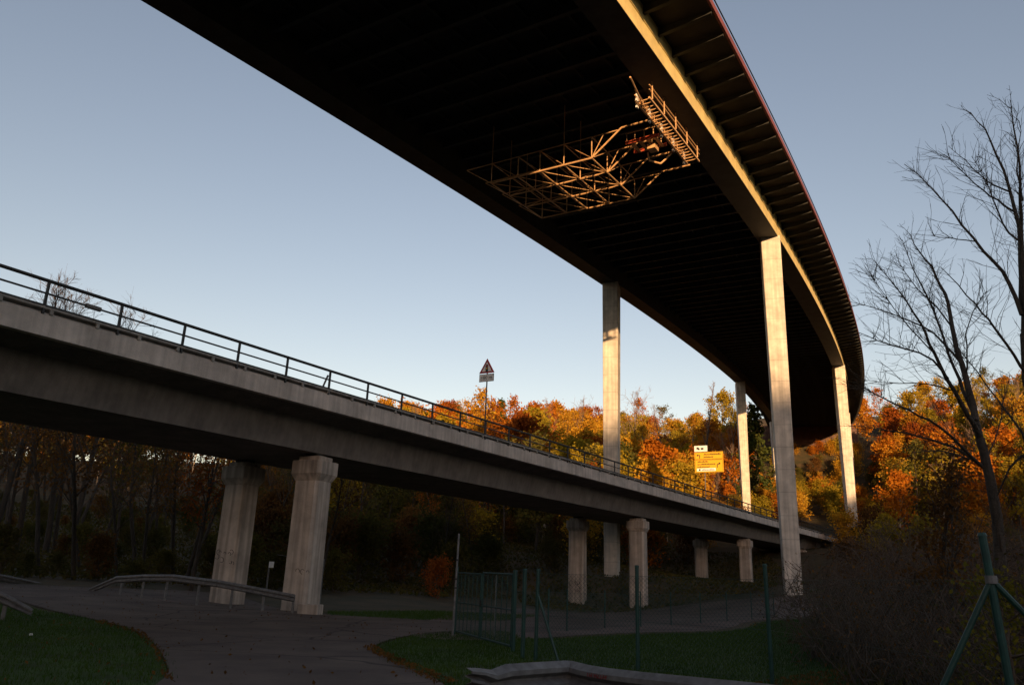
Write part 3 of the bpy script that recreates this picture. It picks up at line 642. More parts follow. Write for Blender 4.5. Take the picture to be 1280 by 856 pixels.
# gate: two mesh leaves in green frames between posts
A = ground_hit(567, 793); Bq = ground_hit(641, 815); C = ground_hit(653, 825)
gt = empty('gate', A); tag(gt, 'green steel gate with mesh leaves left of the chain-link fence', 'gate')
fpost(A, 1.95, gt, 'gate_post', .05); fpost(Bq, 1.85, gt, 'gate_post', .05); fpost(C, 1.86, gt, 'gate_post', .045)
dg_ = (Bq-A)[:2]; LG = np.linalg.norm(dg_)
def gp_(t, z): q = A[:2]+dg_*t; return (q[0], q[1], h1(q[0], q[1])+z)
for t0, t1 in ((.03, .485), (.515, .97)):
    lf = wpart(MB().tube(gp_(t0, 1.82), gp_(t1, 1.78), .026).tube(gp_(t0, .12), gp_(t1, .12), .026).tube(gp_(t0, .12), gp_(t0, 1.82), .026).tube(gp_(t1, .12), gp_(t1, 1.78), .026).tube(gp_(t0, .95), gp_(t1, .95), .018), 'gate_leaf', M['green'], gt)
    for q in np.linspace(t0, t1, 7)[1:-1]: sub(MB().tube(gp_(q, .13), gp_(q, 1.8), .012, None, 6).build('bar', M['green']), lf)
    wire_panel('wire_mesh', gp_(t0, 0), gp_(t1, 0), h1(*gp_(t0, 0)[:2]), h1(*gp_(t1, 0)[:2]), 1.6, .09, gt, M['green'], .0025, .15)
wpart(MB().box(gp_(.5, 1.02), (.10, .06, .16), .5), 'lock_box', M['rail'], gt)
fp = ground_hit(565.5, 796); g = h1(*fp[:2]); pl = empty('pole', (fp[0], fp[1], g)); tag(pl, 'tall thin grey metal pole beside the left gate post', 'pole')
wpart(MB().tube((fp[0], fp[1], g-.2), (fp[0]+.03, fp[1], g+2.95), .035, .03, 10), 'pole_shaft', M['galv'], pl)
for zz in (1.35, 1.6, 2.15): wpart(MB().tube((fp[0]+.02, fp[1], g+zz), (fp[0]+.02, fp[1], g+zz+.05), .05, None, 10), 'clamp', M['rail'], pl)
# low fence along the far edge of the lawn
bf = empty('chain_link_fence', tuple(ground_hit(685, 790))); tag(bf, 'low chain-link fence along the far edge of the lawn before the forecourt', 'fence')
bk = [ground_hit(a, b) for a, b in ((640, 792), (685, 790), (708.5, 789), (756, 785), (801, 783.5), (839, 781.5), (876, 779), (909, 776.5), (940, 774), (968, 771.5))]
for p in bk: fpost(p, 1.38, bf, r=.028)
for a, b in zip(bk[:-1], bk[1:]): wire_panel('wire_mesh', a, b, h1(*a[:2]), h1(*b[:2]), 1.25, .12, bf, M['green'], .003)
o = fpost(ground_hit(618, 796), 1.75, bf, 'post', .03, 'galv')
# mesh panel and block before the near left column
q0, q1 = ground_hit(381, 760), ground_hit(399, 760)
mp_ = empty('mesh_panel', tuple(q0)); tag(mp_, 'small wire mesh panel on posts before the near left column', 'fence panel')
for q in (q0, q1): fpost(q, 2.35, mp_, r=.03, m='galv')
wpart(MB().tube((q0[0]-1.8, q0[1]+.4, h1(*q0[:2])+2.5), (q0[0], q0[1], h1(*q0[:2])+2.3), .012, None, 6).tube((q0[0], q0[1], h1(*q0[:2])+2.3), (q1[0], q1[1], h1(*q1[:2])+2.3), .022, None, 6), 'top_rail', M['galv'], mp_)
wire_panel('wire_mesh', q0, q1, h1(*q0[:2]), h1(*q1[:2]), 2.2, .14, mp_, M['galv'], .004)
cbk = ground_hit(387, 768); g = h1(*cbk[:2]); bl = MB().box((cbk[0], cbk[1], g+.2), (.95, .5, .44), -.3).build('concrete_block', M['column'], None, .03); tag(bl, 'low weathered concrete block at the foot of the near left column', 'block')
mk = ground_hit(332, 744); g = h1(*mk[:2]); mk_ = empty('marker_post', (mk[0], mk[1], g)); tag(mk_, 'grey marker post with small white cap between the left columns', 'marker post')
wpart(MB().tube((mk[0], mk[1], g-.2), (mk[0], mk[1], g+1.55), .05, None, 8), 'marker_shaft', M['galv'], mk_); wpart(MB().box((mk[0]+.12, mk[1], g+1.72), (.28, .05, .34), .3), 'white_cap', M['signwhite'], mk_)

# sprayed tags on two columns: strokes laid on the concrete face
from mathutils.bvhtree import BVHTree
def spray(col, px0, px1, py0, py1, n, seed, r):
    bv = BVHTree.FromPolygons([v.co[:] for v in col.data.vertices], [p_.vertices[:] for p_ in col.data.polygons]); rr = random.Random(seed); mb = MB()
    def hit(px, py):
        d = Vector(ray(px, py)).normalized(); loc = bv.ray_cast(Vector((0, 0, EYE)), d)[0]
        return None if loc is None else loc-d*.006
    for _ in range(n):
        x = rr.uniform(px0, px1); y = rr.uniform(py0, py1); pts_ = []
        a = rr.uniform(0, 6.28); ra = rr.uniform(1.2, 3.0)
        for q in range(6): pts_.append(hit(x+ra*math.cos(a+q*.8), y+ra*1.2*math.sin(a+q*.8)))
        for u, v in zip(pts_[:-1], pts_[1:]):
            if u is not None and v is not None and (u-v).length < .4: mb.tube(u, v, r, None, 4)
    if mb.v: sub(mb.build('graffiti', M['graf']), col)
for col, args in ((COLUMNS[(14.3, 'far')], (270, 292, 688, 706, 9, 4, .014)), (COLUMNS[(52.2, 'far')], (714, 726, 726, 738, 7, 5, .02)), (COLUMNS[(14.3, 'near')], (372, 388, 708, 716, 3, 6, .012))): spray(col, *args)

# ------------------------------------------------------------------ vegetation generators
def unit(v): return v/max(np.linalg.norm(v), 1e-9)
def grow_tree(seed, h, crown_r, base=.3, nl=16, nsub=6, up=.55, trunk_r=.18, lean=.06, profile='round', twigs=0, wob=.05):
    """trunk, limbs, sub-branches (twigs>0: a further order). Returns trunk segs, branch segs, tips."""
    rng = np.random.default_rng(seed); T = []; Bn = []; tips = []
    n = 9; p = np.zeros(3); d = unit(np.array([rng.normal()*lean, rng.normal()*lean, 1.0])); tr = []
    for i in range(n):
        q = p+d*h*.96/n; r0 = trunk_r*(1-i/n)**.85+.015; r1 = trunk_r*(1-(i+1)/n)**.85+.012
        T.append((p, q, r0, r1)); tr.append((p, q, r0)); p = q; d = unit(d+rng.normal(size=3)*wob*np.array([1, 1, .3])+np.array([0, 0, .05]))
    ga = rng.uniform(0, 6.28)
    for i in range(nl):
        t = base+(1-base)*((i+rng.uniform(.1, .9))/nl); zi = min(int(t*n), n-1); f = t*n-zi
        o = tr[zi][0]+(tr[zi][1]-tr[zi][0])*min(f, 1); ga += 2.4+rng.normal()*.35
        u = (t-base)/(1-base)
        if profile == 'round': pr = math.sqrt(max(.05, 1-(2*u-.75)**2/1.7))*(1.0 if u < .8 else .75)
        elif profile == 'cone': pr = (1-u)*.95+.06
        elif profile == 'column': pr = .5+.5*math.sin(math.pi*min(1, u*1.05))
        else: pr = .7+.3*rng.random()
        L = crown_r*pr*rng.uniform(.72, 1.15); el = up+(.5*u if profile != 'cone' else -.1)+rng.normal()*.12
        dd = unit(np.array([math.cos(ga)*math.cos(el), math.sin(ga)*math.cos(el), math.sin(el)]))
        r = max(.016, tr[zi][2]*.42); m = 4; pts = [o]
        for j in range(m):
            dd = unit(dd+rng.normal(size=3)*.14+np.array([0, 0, .07 if profile != 'cone' else -.03])); pts.append(pts[-1]+dd*L/m)
            Bn.append((pts[-2], pts[-1], r*(1-j/m)+.006, r*(1-(j+1)/m)+.005))
        for k in range(nsub):
            v = rng.uniform(.25, 1.0); jj = min(int(v*m), m-1); o2 = pts[jj]+(pts[jj+1]-pts[jj])*(v*m-jj)
            d2 = unit(unit(pts[jj+1]-pts[jj])*.8+rng.normal(size=3)*.62+np.array([0, 0, .2])); L2 = L*rng.uniform(.18, .42)*(1.2-v*.4)
            a = o2
            for j in range(2):
                d2 = unit(d2+rng.normal(size=3)*.2+np.array([0, 0, .1])); b = a+d2*L2/2; Bn.append((a, b, .012*(1-j*.4)+.004, .008)); 
                for q in range(twigs):
                    d3 = unit(d2+rng.normal(size=3)*.6); Bn.append((a+(b-a)*rng.random(), b+d3*L2*rng.uniform(.2, .5), .006, .003))
                a = b
            tips.append(a); tips.append((o2+a)/2)
        tips.append(pts[-1])
    return T, Bn, np.array(tips)
def leafed(seed, h, crown_r, leaf, per, spread, **kw):
    T, Bn, tips = grow_tree(seed, h, crown_r, **kw); rng = np.random.default_rng(seed+900)
    keep = rng.random(len(tips)) < .92; tips = tips[keep]
    cnt = rng.integers(int(per*.4), int(per*1.5), len(tips)); C = np.repeat(tips, cnt, 0)
    sc = np.repeat(rng.uniform(.5, 1.25, len(tips)), cnt)[:, None]
    C = C+rng.normal(size=C.shape)*spread*sc*np.array([1, 1, .75])
    V, F = tubes_np([(a, b, r0, r1) for a, b, r0, r1 in T], 6); V2, F2 = tubes_np(Bn, 3)
    tm = np_mesh('trunk', np.r_[V, V2], np.r_[F, F2+len(V)])
    cm = np_mesh('crown', *leaves_np(C, leaf, rng)); return tm, cm
def bare(seed, h, crown_r, **kw):
    T, Bn, tips = grow_tree(seed, h, crown_r, **kw)
    return np_mesh('trunk', *tubes_np(T, 6)), np_mesh('crown', *tubes_np(Bn, 3))
def place_tree(name, shape, trunkmat, crownmat, x, y, sc, rz, label, cat, group=None, sz=1.0, sink=.25, z=None, tilt=(0, 0)):
    root = empty(name, (x, y, (h1(x, y) if z is None else z)-sink)); root.rotation_euler = (tilt[0], tilt[1], rz); root.scale = (sc, sc, sc*sz); tag(root, label, cat, group)
    obj('trunk', shape[0], M[trunkmat], root); obj('crown', shape[1], M[crownmat], root); return root
rnd = random.Random(42)

# ---- shapes
far_shapes = [leafed(100+i, 14, 4.8, .55, 15, .62, base=.22, nl=22, nsub=6, trunk_r=.22) for i in range(6)]
thin_shapes = [leafed(140+i, 15, 4.2, .42, 7, .5, base=.3, nl=18, nsub=6, trunk_r=.17, up=.8) for i in range(3)]
bare_far = [bare(160+i, 15, 4.5, base=.28, nl=20, nsub=7, up=.85, trunk_r=.16, twigs=3) for i in range(3)]
poplar = bare(180, 17, 2.0, base=.12, nl=46, nsub=8, up=1.2, trunk_r=.2, twigs=3, profile='column', lean=.01)
spruce = leafed(190, 15, 3.4, .5, 9, .32, base=.08, nl=44, nsub=6, up=.0, trunk_r=.2, profile='cone', lean=.01, wob=.01)
wood_shapes = [leafed(200+i, 17, 3.6, .26, 9, .6, base=.30, nl=20, nsub=6, up=.75, trunk_r=.17, lean=.10) for i in range(5)]
shrub_shapes = [leafed(230+i, 4.2, 2.6, .26, 12, .45, base=.04, nl=20, nsub=6, up=.7, trunk_r=.07) for i in range(4)]

# keep-clear corridors of the two bridges
def corridor(x, y, pad=2.5):
    x0, y0 = -3.459, 18.288
    s = (x-x0)*math.sin(.53)+(y-y0)*math.cos(.53)
    for _ in range(3):
        q = V_(s, 0, 0); a = Vh(s); s += (x-q[0])*math.sin(a)+(y-q[1])*math.cos(a)
    q = V_(s, 0, 0); a = Vh(s); w = -((x-q[0])*math.cos(a)-(y-q[1])*math.sin(a))
    via_in = VS0 < s < VS1+6 and -3.5-pad < w < VW+3.5+pad
    x0, y0 = -14.83, 23.42; a = .568; s2 = (x-x0)*math.sin(a)+(y-y0)*math.cos(a); w2 = -((x-x0)*math.cos(a)-(y-y0)*math.sin(a))
    low_in = BS0 < s2 < BS1+6 and -pad-.5 < w2 < 10.6+pad
    return via_in, low_in, s, w, s2, w2
# ---- sunlit wood on the far hillside
pts = []
def try_pt(x, y, md):
    for a, b, c in pts:
        if (a-x)**2+(b-y)**2 < (md*.5+c*.5)**2: return False
    pts.append((x, y, md)); return True
kinds = [('orange', 'orange_tree', 'orange autumn tree in the sunlit wood on the far hillside', 'orange trees of the hillside wood'),
         ('gold', 'golden_tree', 'golden yellow autumn tree in the sunlit wood on the far hillside', 'golden trees of the hillside wood'),
         ('rust', 'rust_tree', 'dark rust red autumn tree in the sunlit wood on the far hillside', 'rust trees of the hillside wood'),
         ('yellowgreen', 'yellow_green_tree', 'yellow green tree in the sunlit wood on the far hillside', 'yellow green trees of the hillside wood'),
         ('olive', 'dull_green_tree', 'dull olive green tree in the wood on the far hillside', 'olive green trees of the hillside wood')]
ntree = 0
def hill_tree(x, y, lo):
    k = rnd.choices(range(5), (2.6, 3.8, 1.4, 2.0, .6) if not lo else (1, 1, 1, 1.5, 3))[0]
    r_ = rnd.random(); sc = rnd.uniform(.74, 1.12)*(0.82 if lo else 1.0)
    if x < -30: sc *= .95
    if r_ < .13:
        place_tree('bare_tree', rnd.choice(bare_far), 'bark', 'twigpale', x, y, sc, rnd.uniform(0, 6.28), 'leafless grey tree in the wood on the far hillside', 'tree', 'bare trees of the hillside wood', rnd.uniform(.9, 1.15))
    else:
        mt, nm, lb, gp2 = kinds[k]
        place_tree(nm, rnd.choice(far_shapes if r_ < .72 else thin_shapes), 'barkpale' if rnd.random() < .35 else 'bark', mt, x, y, sc, rnd.uniform(0, 6.28), lb, 'tree', gp2, rnd.uniform(.85, 1.15))
for lim, x0, x1, y0, y1, pa, pb in ((300, -.28, .85, 112, 240, 415, 1345), (110, -.85, -.2, 112, 215, -80, 415), (35, -.2, .3, 90, 112, 300, 700)):
    cnt = 0
    for it in range(9000):
        if cnt >= lim: break
        y = rnd.uniform(y0, y1); x = rnd.uniform(x0, x1)*y
        vi, li, s, w, s2, w2 = corridor(x, y, 2.2)
        if li or vi: continue
        if w2 < 0 and y < 118: continue
        z = h1(x, y); pxp = project((x, y, z+12))
        if not (pa < pxp[0] < pb): continue
        if not try_pt(x, y, 4.6+max(0, (y-120))*.014): continue
        cnt += 1; hill_tree(x, y, y < 125 and x < 35)
def place_top(name, shape, h0, tm, cm, px, py, dep, label, sz=1.0):     # a tree whose top reaches the given skyline height
    t = at_depth(px, py, dep); sc = (t[2]-h1(t[0], t[1])+.25)/(h0*sz); place_tree(name, shape, tm, cm, t[0], t[1], sc, .3+px, label, 'tree', None, sz)
place_top('poplar_tree', poplar, 17.5, 'bark', 'twigpale', 876, 474, 180, 'tall narrow leafless poplar rising above the hillside wood')
place_top('spruce_tree', spruce, 15, 'bark', 'needle', 942, 503, 172, 'dark pointed spruce seen between two viaduct piers')
place_top('spruce_tree', spruce, 15, 'bark', 'needle', 627, 497, 165, 'small dark spruce right of the triangular warning sign', 1.0)
for px, py in ((700, 498), (722, 500), (785, 490), (838, 505), (905, 503), (1262, 478)):
    place_top('bare_tree', bare_far[px % 3], 15.3, 'bark', 'twigpale', px, py, 176 if px < 1000 else 165, 'leafless grey tree in the wood on the far hillside', 1.0)
for o in COL.objects:
    if o.get('label') == 'leafless grey tree in the wood on the far hillside': o['group'] = 'bare trees of the hillside wood'
# bushes on the slope, also under the viaduct
nb = 0; pts2 = []
for it in range(6000):
    if nb >= 290: break
    y = rnd.uniform(84, 234); x = rnd.uniform(-.35, .75)*y
    vi, li, s, w, s2, w2 = corridor(x, y, .5)
    if li or s > 232: continue
    if not vi and rnd.random() < .7: continue
    if any((a-x)**2+(b-y)**2 < (4.2 if vi and y > 118 else 9) for a, b in pts2): continue
    if any((a-V_(ps, (GW/2 if sd == 'R' else VW-GW/2), 0)[0])**2+(b-V_(ps, (GW/2 if sd == 'R' else VW-GW/2), 0)[1])**2 < 4 for sd in 'RL' for ps in PIER_S[sd] for a, b in ((x, y),)): continue
    if any(math.hypot(x-B_(c, w_, 0)[0], y-B_(c, w_, 0)[1]) < 6.5 for c in (83.7, 112.0) for w_ in (2.4, 7.7)) or (-9 < w2 < 0 and s2 < 112): continue
    pts2.append((x, y)); nb += 1
    mt = rnd.choices(['gold', 'orange', 'yellowgreen', 'brownleaf', 'olive'], (4, 2, 2.5, .7, .8) if vi and y > 110 else (1.2, 1, 1.5, 2, 3))[0]
    nmz = {'gold': 'golden', 'orange': 'orange', 'yellowgreen': 'yellow green', 'brownleaf': 'brown', 'olive': 'olive'}[mt]
    place_tree('bush', rnd.choice(shrub_shapes), 'twig', mt, x, y, rnd.uniform(.7, 1.35), rnd.uniform(0, 6.28), f'{nmz} leaved bush on the slope below the hillside wood', 'bush', f'{nmz} bushes on the slope', rnd.uniform(.8, 1.1))

# ---- dark wood at the left behind the low bridge
npts = 0; pts3 = []
for it in range(5000):
    if npts >= 78: break
    y = rnd.uniform(44, 112); x = rnd.uniform(-.95, -.03)*y
    vi, li, s, w, s2, w2 = corridor(x, y, 2.0)
    if li or vi or w2 < 12.5: continue
    if any((a-x)**2+(b-y)**2 < 10 for a, b in pts3): continue
    if pip(np.array([[x, y]]), road_poly)[0]: continue
    pxp = project((x, y, 5.0))
    if not (-120 < pxp[0] < 640): continue
    if pxp[0] > 230 and rnd.random() < .35: continue
    pts3.append((x, y)); npts += 1
    sc = rnd.uniform(.75, 1.08)
    if pxp[0] > 260: sc *= .70
    if 130 < pxp[0] <= 260: sc *= .85
    for _ in range(12):
        tp = project((x, y, h1(x, y)+17*sc))
        if tp[1] < 332+.325*tp[0]+48: sc *= .94
    if rnd.random() < .34:
        place_tree('bare_tree', rnd.choice(bare_far), 'barkdark', 'twig', x, y, sc, rnd.uniform(0, 6.28), 'thin leafless tree in the dark wood behind the low bridge', 'tree', 'bare trees of the dark wood', 1.0, tilt=(rnd.uniform(-.05, .05), rnd.uniform(0, .14)))
    else:
        mt = rnd.choices(['olive', 'brownleaf', 'rust'], (3, 2, .6))[0]; nmz = {'olive': 'olive green', 'brownleaf': 'brown', 'rust': 'russet'}[mt]
        place_tree('slender_tree', rnd.choice(wood_shapes), 'barkdark', mt, x, y, sc, rnd.uniform(0, 6.28), f'slender {nmz} leaved tree in the dark wood behind the low bridge', 'tree', f'{nmz} trees of the dark wood', 1.0, tilt=(rnd.uniform(-.05, .05), rnd.uniform(0, .12)))
# tall bare trees whose tops show above the railing at the far left
for px, py, dep in ((8, 352, 62), (38, 362, 64), (75, 380, 66), (104, 378, 66)):
    q = at_depth(px, 600, dep); t = at_depth(px, py-3, dep); g = h1(q[0], q[1]); hh = t[2]-g
    place_tree('tall_bare_tree', rnd.choice(bare_far), 'barkdark', 'twig', q[0], q[1], hh/15.0, rnd.uniform(0, 6.28), 'tall bare tree whose twigs rise above the bridge railing at far left', 'tree', 'tall bare trees at far left')
# undergrowth shrubs: edge of the wood and beyond the forecourt
ns = 0; pts4 = []
for it in range(6000):
    if ns >= 135: break
    y = rnd.uniform(40, 108); x = rnd.uniform(-.8, .42)*y
    vi, li, s, w, s2, w2 = corridor(x, y, .3)
    if w2 < 11.5: continue
    P_ = np.array([[x, y]])
    if pip(P_, fc_poly)[0] or pip(P_, road_poly)[0] or pip(P_, verge)[0]: continue
    if any((a-x)**2+(b-y)**2 < 5.5 for a, b in pts4): continue
    if math.hypot(x-9.4, y-78) < 2.6: continue
    if y < 62 and abs(project((x, y, 2.0))[0]-548) < 42: continue
    pts4.append((x, y)); ns += 1
    mt = rnd.choices(['bramble', 'olive', 'brownleaf'], (4, 2, 2))[0]; nmz = {'bramble': 'dark green', 'olive': 'olive', 'brownleaf': 'brown'}[mt]
    place_tree('undergrowth_shrub', rnd.choice(shrub_shapes), 'twig', mt, x, y, rnd.uniform(.5, 1.1)*(.5 if project((x, y, 1.5))[0] < 290 else 1.0), rnd.uniform(0, 6.28), f'shaded {nmz} shrub in the undergrowth behind the low bridge', 'shrub', f'{nmz} shrubs behind the low bridge', rnd.uniform(.8, 1.2))
q = at_depth(547, 700, 58.0); place_tree('russet_bush', shrub_shapes[0], 'twig', 'redbush', q[0], q[1], .52, 1.0, 'small russet orange bush standing out in the shaded undergrowth', 'bush', None, 1.1)

# ---- near bare tree(s) at the right, limbs laid out along the photographed ones
def twiggy(limbs, seed, rtwig=.006, dens=5.0, tl=.75):
    """limbs: list of (points, r0, r1). adds side shoots and fine twigs; returns (main segs, twig segs)"""
    rng = np.random.default_rng(seed); S = []; T = []
    for pts_, r0, r1 in limbs:
        P_ = [np.array(p) for p in pts_]; Ls = [np.linalg.norm(b-a) for a, b in zip(P_[:-1], P_[1:])]; tot = sum(Ls); acc = 0
        fine = []
        for a, b, L in zip(P_[:-1], P_[1:], Ls):
            m = max(2, int(L/.35))
            for j in range(m): fine.append(a+(b-a)*j/m)
        fine.append(P_[-1]); fine = np.array(fine)
        for _ in range(2): fine[1:-1] = .5*fine[1:-1]+.25*(fine[:-2]+fine[2:])
        fine[1:-1] += rng.normal(size=fine[1:-1].shape)*.012
        n = len(fine)
        for j in range(n-1):
            ra = r0+(r1-r0)*j/(n-1); rb = r0+(r1-r0)*(j+1)/(n-1); S.append((fine[j], fine[j+1], ra, rb))
        nshoot = int(tot*dens)
        for _ in range(nshoot):
            v = rng.uniform(.12, 1.0)**.85*(n-1.001); j = int(v); o = fine[j]+(fine[j+1]-fine[j])*(v-j); d = unit(fine[j+1]-fine[j])
            sd = rng.normal(size=3); sd = unit(sd-d*(sd@d)); dd = unit(d*.75+sd*.75+np.array([0, 0, .25])); L = tl*rng.uniform(.25, 1.25)*(1.25-.6*v/n); p = o; k = 4; rr_ = max(.0035, rtwig*rng.uniform(.6, 1.1))
            for q in range(k):
                dd = unit(dd+rng.normal(size=3)*.16+np.array([0, 0, .06])); e = p+dd*L/k; T.append((p, e, rr_*(1-q/k*.6), rr_*(1-(q+1)/k*.6)))
                if rng.random() < .62:
                    d3 = unit(dd+rng.normal(size=3)*.55); L3 = L*rng.uniform(.15, .4); e3 = p+d3*L3; T.append((p, e3, rr_*.6, rr_*.4))
                    if rng.random() < .5: T.append((e3, e3+unit(d3+rng.normal(size=3)*.4)*L3*.6, rr_*.45, rr_*.3))
                p = e
    return S, T
z5 = lambda a, b: (1060+a/2.759, 330+b/2.759)
z4 = lambda a, b: (1080+a/4.28, 130+b/4.28)
z8 = lambda a, b: (1070+a/5.705, 470+b/5.705)
def limb(px, d0, d1, r0, r1):
    n = len(px); return ([at_depth(a, b, d0+(d1-d0)*i/(n-1)) for i, (a, b) in enumerate(px)], r0, r1)
D0 = 15.5
fr = at_depth(1266, 846, D0); fr = [1266, 846]
L1 = [limb([(1270, 868), (1258, 780), z5(505, 800), z5(480, 690), z5(455, 600)], D0, D0, .125, .085),
 limb([z5(455, 600), z5(430, 490), z5(405, 380), z5(375, 300), z5(360, 220), z5(345, 130), z5(320, 70), z5(290, 10), (1150, 317), (1138, 293)], D0, D0+1.2, .075, .008),
 limb([z5(455, 600), z5(440, 560), z5(385, 480), z5(340, 390), z5(300, 310), z5(265, 240), z5(230, 170), z5(180, 90), z5(110, 15)], D0, D0-1.3, .055, .006),
 limb([z5(440, 540), z5(415, 470), z5(380, 400), z5(350, 310), z5(310, 200), z5(270, 100), z5(225, 20), (1128, 300)], D0, D0+2.0, .045, .006),
 limb([z8(905, 650), z8(780, 530), z8(600, 340), z8(450, 280), z8(300, 210), z8(100, 110), z8(20, 60)], D0, D0-1.8, .035, .006),
 limb([z8(905, 650), z8(780, 550), z8(600, 460), z8(450, 430), z8(280, 390), z8(130, 370), z8(-40, 355)], D0, D0+1.6, .034, .006),
 limb([z8(890, 630), z8(760, 570), z8(620, 530), z8(500, 525), z8(400, 540)], D0, D0-1.0, .02, .005),
 limb([z5(345, 395), z5(300, 318), z5(200, 290), z5(100, 265), z5(35, 235)], D0-.6, D0-2.0, .024, .005),
 limb([z5(392, 345), z5(330, 262), z5(260, 215), z5(180, 180), z5(90, 150), z5(5, 130)], D0+.3, D0+2.2, .026, .005),
 limb([z5(352, 435), z5(280, 410), z5(180, 415), z5(60, 400)], D0-.5, D0+.8, .018, .005),
 limb([z5(405, 385), z5(420, 330), z5(400, 240), z5(430, 160), z5(470, 100)], D0+.3, D0-1.0, .02, .005),
 limb([z8(925, 590), z8(1000, 470), z8(1030, 300), z8(1060, 130), z8(1090, 20)], D0, D0+1.0, .016, .004),
 limb([z5(360, 220), z5(310, 150), z5(240, 90), z5(190, 20), (1118, 312)], D0+.8, D0+2.5, .02, .004),
 limb([z5(290, 300), z5(250, 250), z5(190, 200), z5(120, 100), z5(80, 40)], D0-.7, D0-2.2, .014, .004)]
S, T = twiggy(L1, 3, .0072, 10.5, .9)
root = empty('bare_tree', (fr_ := at_depth(1268, 858, D0))); tag(root, 'leafless tree with spreading dark limbs at right against sky and hillside', 'tree')
child(obj('trunk', np_mesh('trunk', *tubes_np(S, 7)), M['barkdark']), root); child(obj('crown', np_mesh('crown', *tubes_np(T, 3)), M['barkdark']), root)
D1 = 13.0
L2 = [limb([(1312, 900), (1304, 760), (1296, 620), (1288, 500), (1281, 417)], D1, D1, .13, .075),
 limb([(1281, 417), z4(835, 740), z4(815, 580), z4(780, 440), z4(715, 270), z4(650, 130), z4(570, 45)], D1, D1+1.2, .06, .006),
 limb([(1281, 417), z4(842, 740), z4(848, 580), z4(832, 500), z4(846, 350), z4(800, 100), z4(785, -20)], D1, D1-1.0, .05, .006),
 limb([z5(600, 175), z5(560, 60), (1246, 330), z4(580, 720), z4(480, 580), z4(360, 440), z4(215, 322)], D1, D1+.8, .04, .006),
 limb([(1286, 470), z5(570, 315), z5(520, 240), z5(480, 190), z5(440, 140), z5(380, 70), z5(320, 10)], D1, D1-.9, .028, .005),
 limb([z4(810, 580), z4(700, 505), z4(650, 475), z4(540, 395), z4(445, 280)], D1+.2, D1-.5, .02, .005),
 limb([z4(780, 470), z4(700, 440), z4(620, 380), z4(555, 315), z4(450, 225)], D1+.5, D1+1.4, .018, .004),
 limb([(1272, 300), z4(740, 660), z4(690, 500), z4(650, 390), z4(575, 280)], D1, D1+1.0, .02, .004),
 limb([z4(850, 520), z4(800, 350), z4(840, 200), z4(830, 90)], D1, D1-.6, .016, .004),
 limb([z4(590, 735), z4(510, 720), z4(430, 715), z4(360, 705)], D1+.4, D1+1.2, .012, .004),
 limb([(1300, 690), z5(607, 575), z5(560, 530), z5(480, 420), z5(410, 325), z5(350, 250)], D1, D1+1.8, .032, .005),
 limb([(1300, 640), z8(1240, 500), z8(1140, 610), z8(1060, 720), z8(1010, 850)], D1, D1+.6, .03, .012)]
S, T = twiggy(L2, 8, .0064, 10.5, .8)
root = empty('bare_tree', at_depth(1312, 900, D1)); tag(root, 'leafless tree at the right picture edge with limbs reaching up left', 'tree')
child(obj('trunk', np_mesh('trunk', *tubes_np(S, 7)), M['barkdark']), root); child(obj('crown', np_mesh('crown', *tubes_np(T, 3)), M['barkdark']), root)

# ---- brambles and twiggy thicket at the lower right
def thicket(seed, r, h, stems, leaf_n, leaf):
    rng = np.random.default_rng(seed); S = []; tips = []
    for i in range(stems):
        a = rng.uniform(0, 6.28); rr_ = r*.55*math.sqrt(rng.random()); p = np.array([rr_*math.cos(a), rr_*math.sin(a), -.1]); b = rng.uniform(0, 6.28)
        d = unit(np.array([math.cos(b)*.45, math.sin(b)*.45, 1])); L = h*rng.uniform(.55, 1.2); k = 6; rad = rng.uniform(.008, .022)
        for j in range(k):
            d = unit(d+rng.normal(size=3)*.17+np.array([0, 0, -.09*j*.6])); q = p+d*L/k; S.append((p, q, rad*(1-j/k*.7), rad*(1-(j+1)/k*.7)))
            for _ in range(2):
                d2 = unit(d+rng.normal(size=3)*.75); q2 = p+d2*L*rng.uniform(.08, .26); S.append((p+(q-p)*rng.random(), q2, rad*.5, rad*.22)); tips.append(q2)
                if rng.random() < .6: S.append((q2, q2+unit(d2+rng.normal(size=3)*.5)*L*.1, rad*.3, rad*.18))
            p = q
    tips = np.array(tips); C = tips[rng.integers(0, len(tips), leaf_n)]+rng.normal(size=(leaf_n, 3))*.09; C[:, 2] = np.maximum(C[:, 2], .02)
    return np_mesh('stems', *tubes_np(S, 3)), np_mesh('leaves', *leaves_np(C, leaf, rng))
th_shapes = [thicket(300+i, 1.5, 2.3, 70, 800, .065) for i in range(4)]
spots = [(8.9, 20.5, 1.1), (8.2, 18.5, 1.0), (7.4, 15.2, .95), (9.8, 16, 1.25), (11.5, 18.5, 1.35), (9.0, 12.4, 1.05), (7.1, 11.6, .8), (11.8, 13.8, 1.3), (10.6, 11, 1.15), (13.8, 16.5, 1.45), (10.4, 23.5, 1.3), (12.3, 22, 1.5), (15.5, 21, 1.6), (12.4, 28.5, 1.5), (15, 27, 1.7), (18.5, 25, 1.7), (15.2, 34, 1.6), (17, 35, 1.8), (21, 34, 1.9), (25, 32, 1.9), (19, 42, 2.0), (24, 43, 2.0), (29, 41, 2.1), (34, 50, 2.3), (28, 52, 2.2), (39, 62, 2.6), (33, 66, 2.5), (45, 75, 2.8), (51, 84, 2.9), (38, 80, 2.7)]
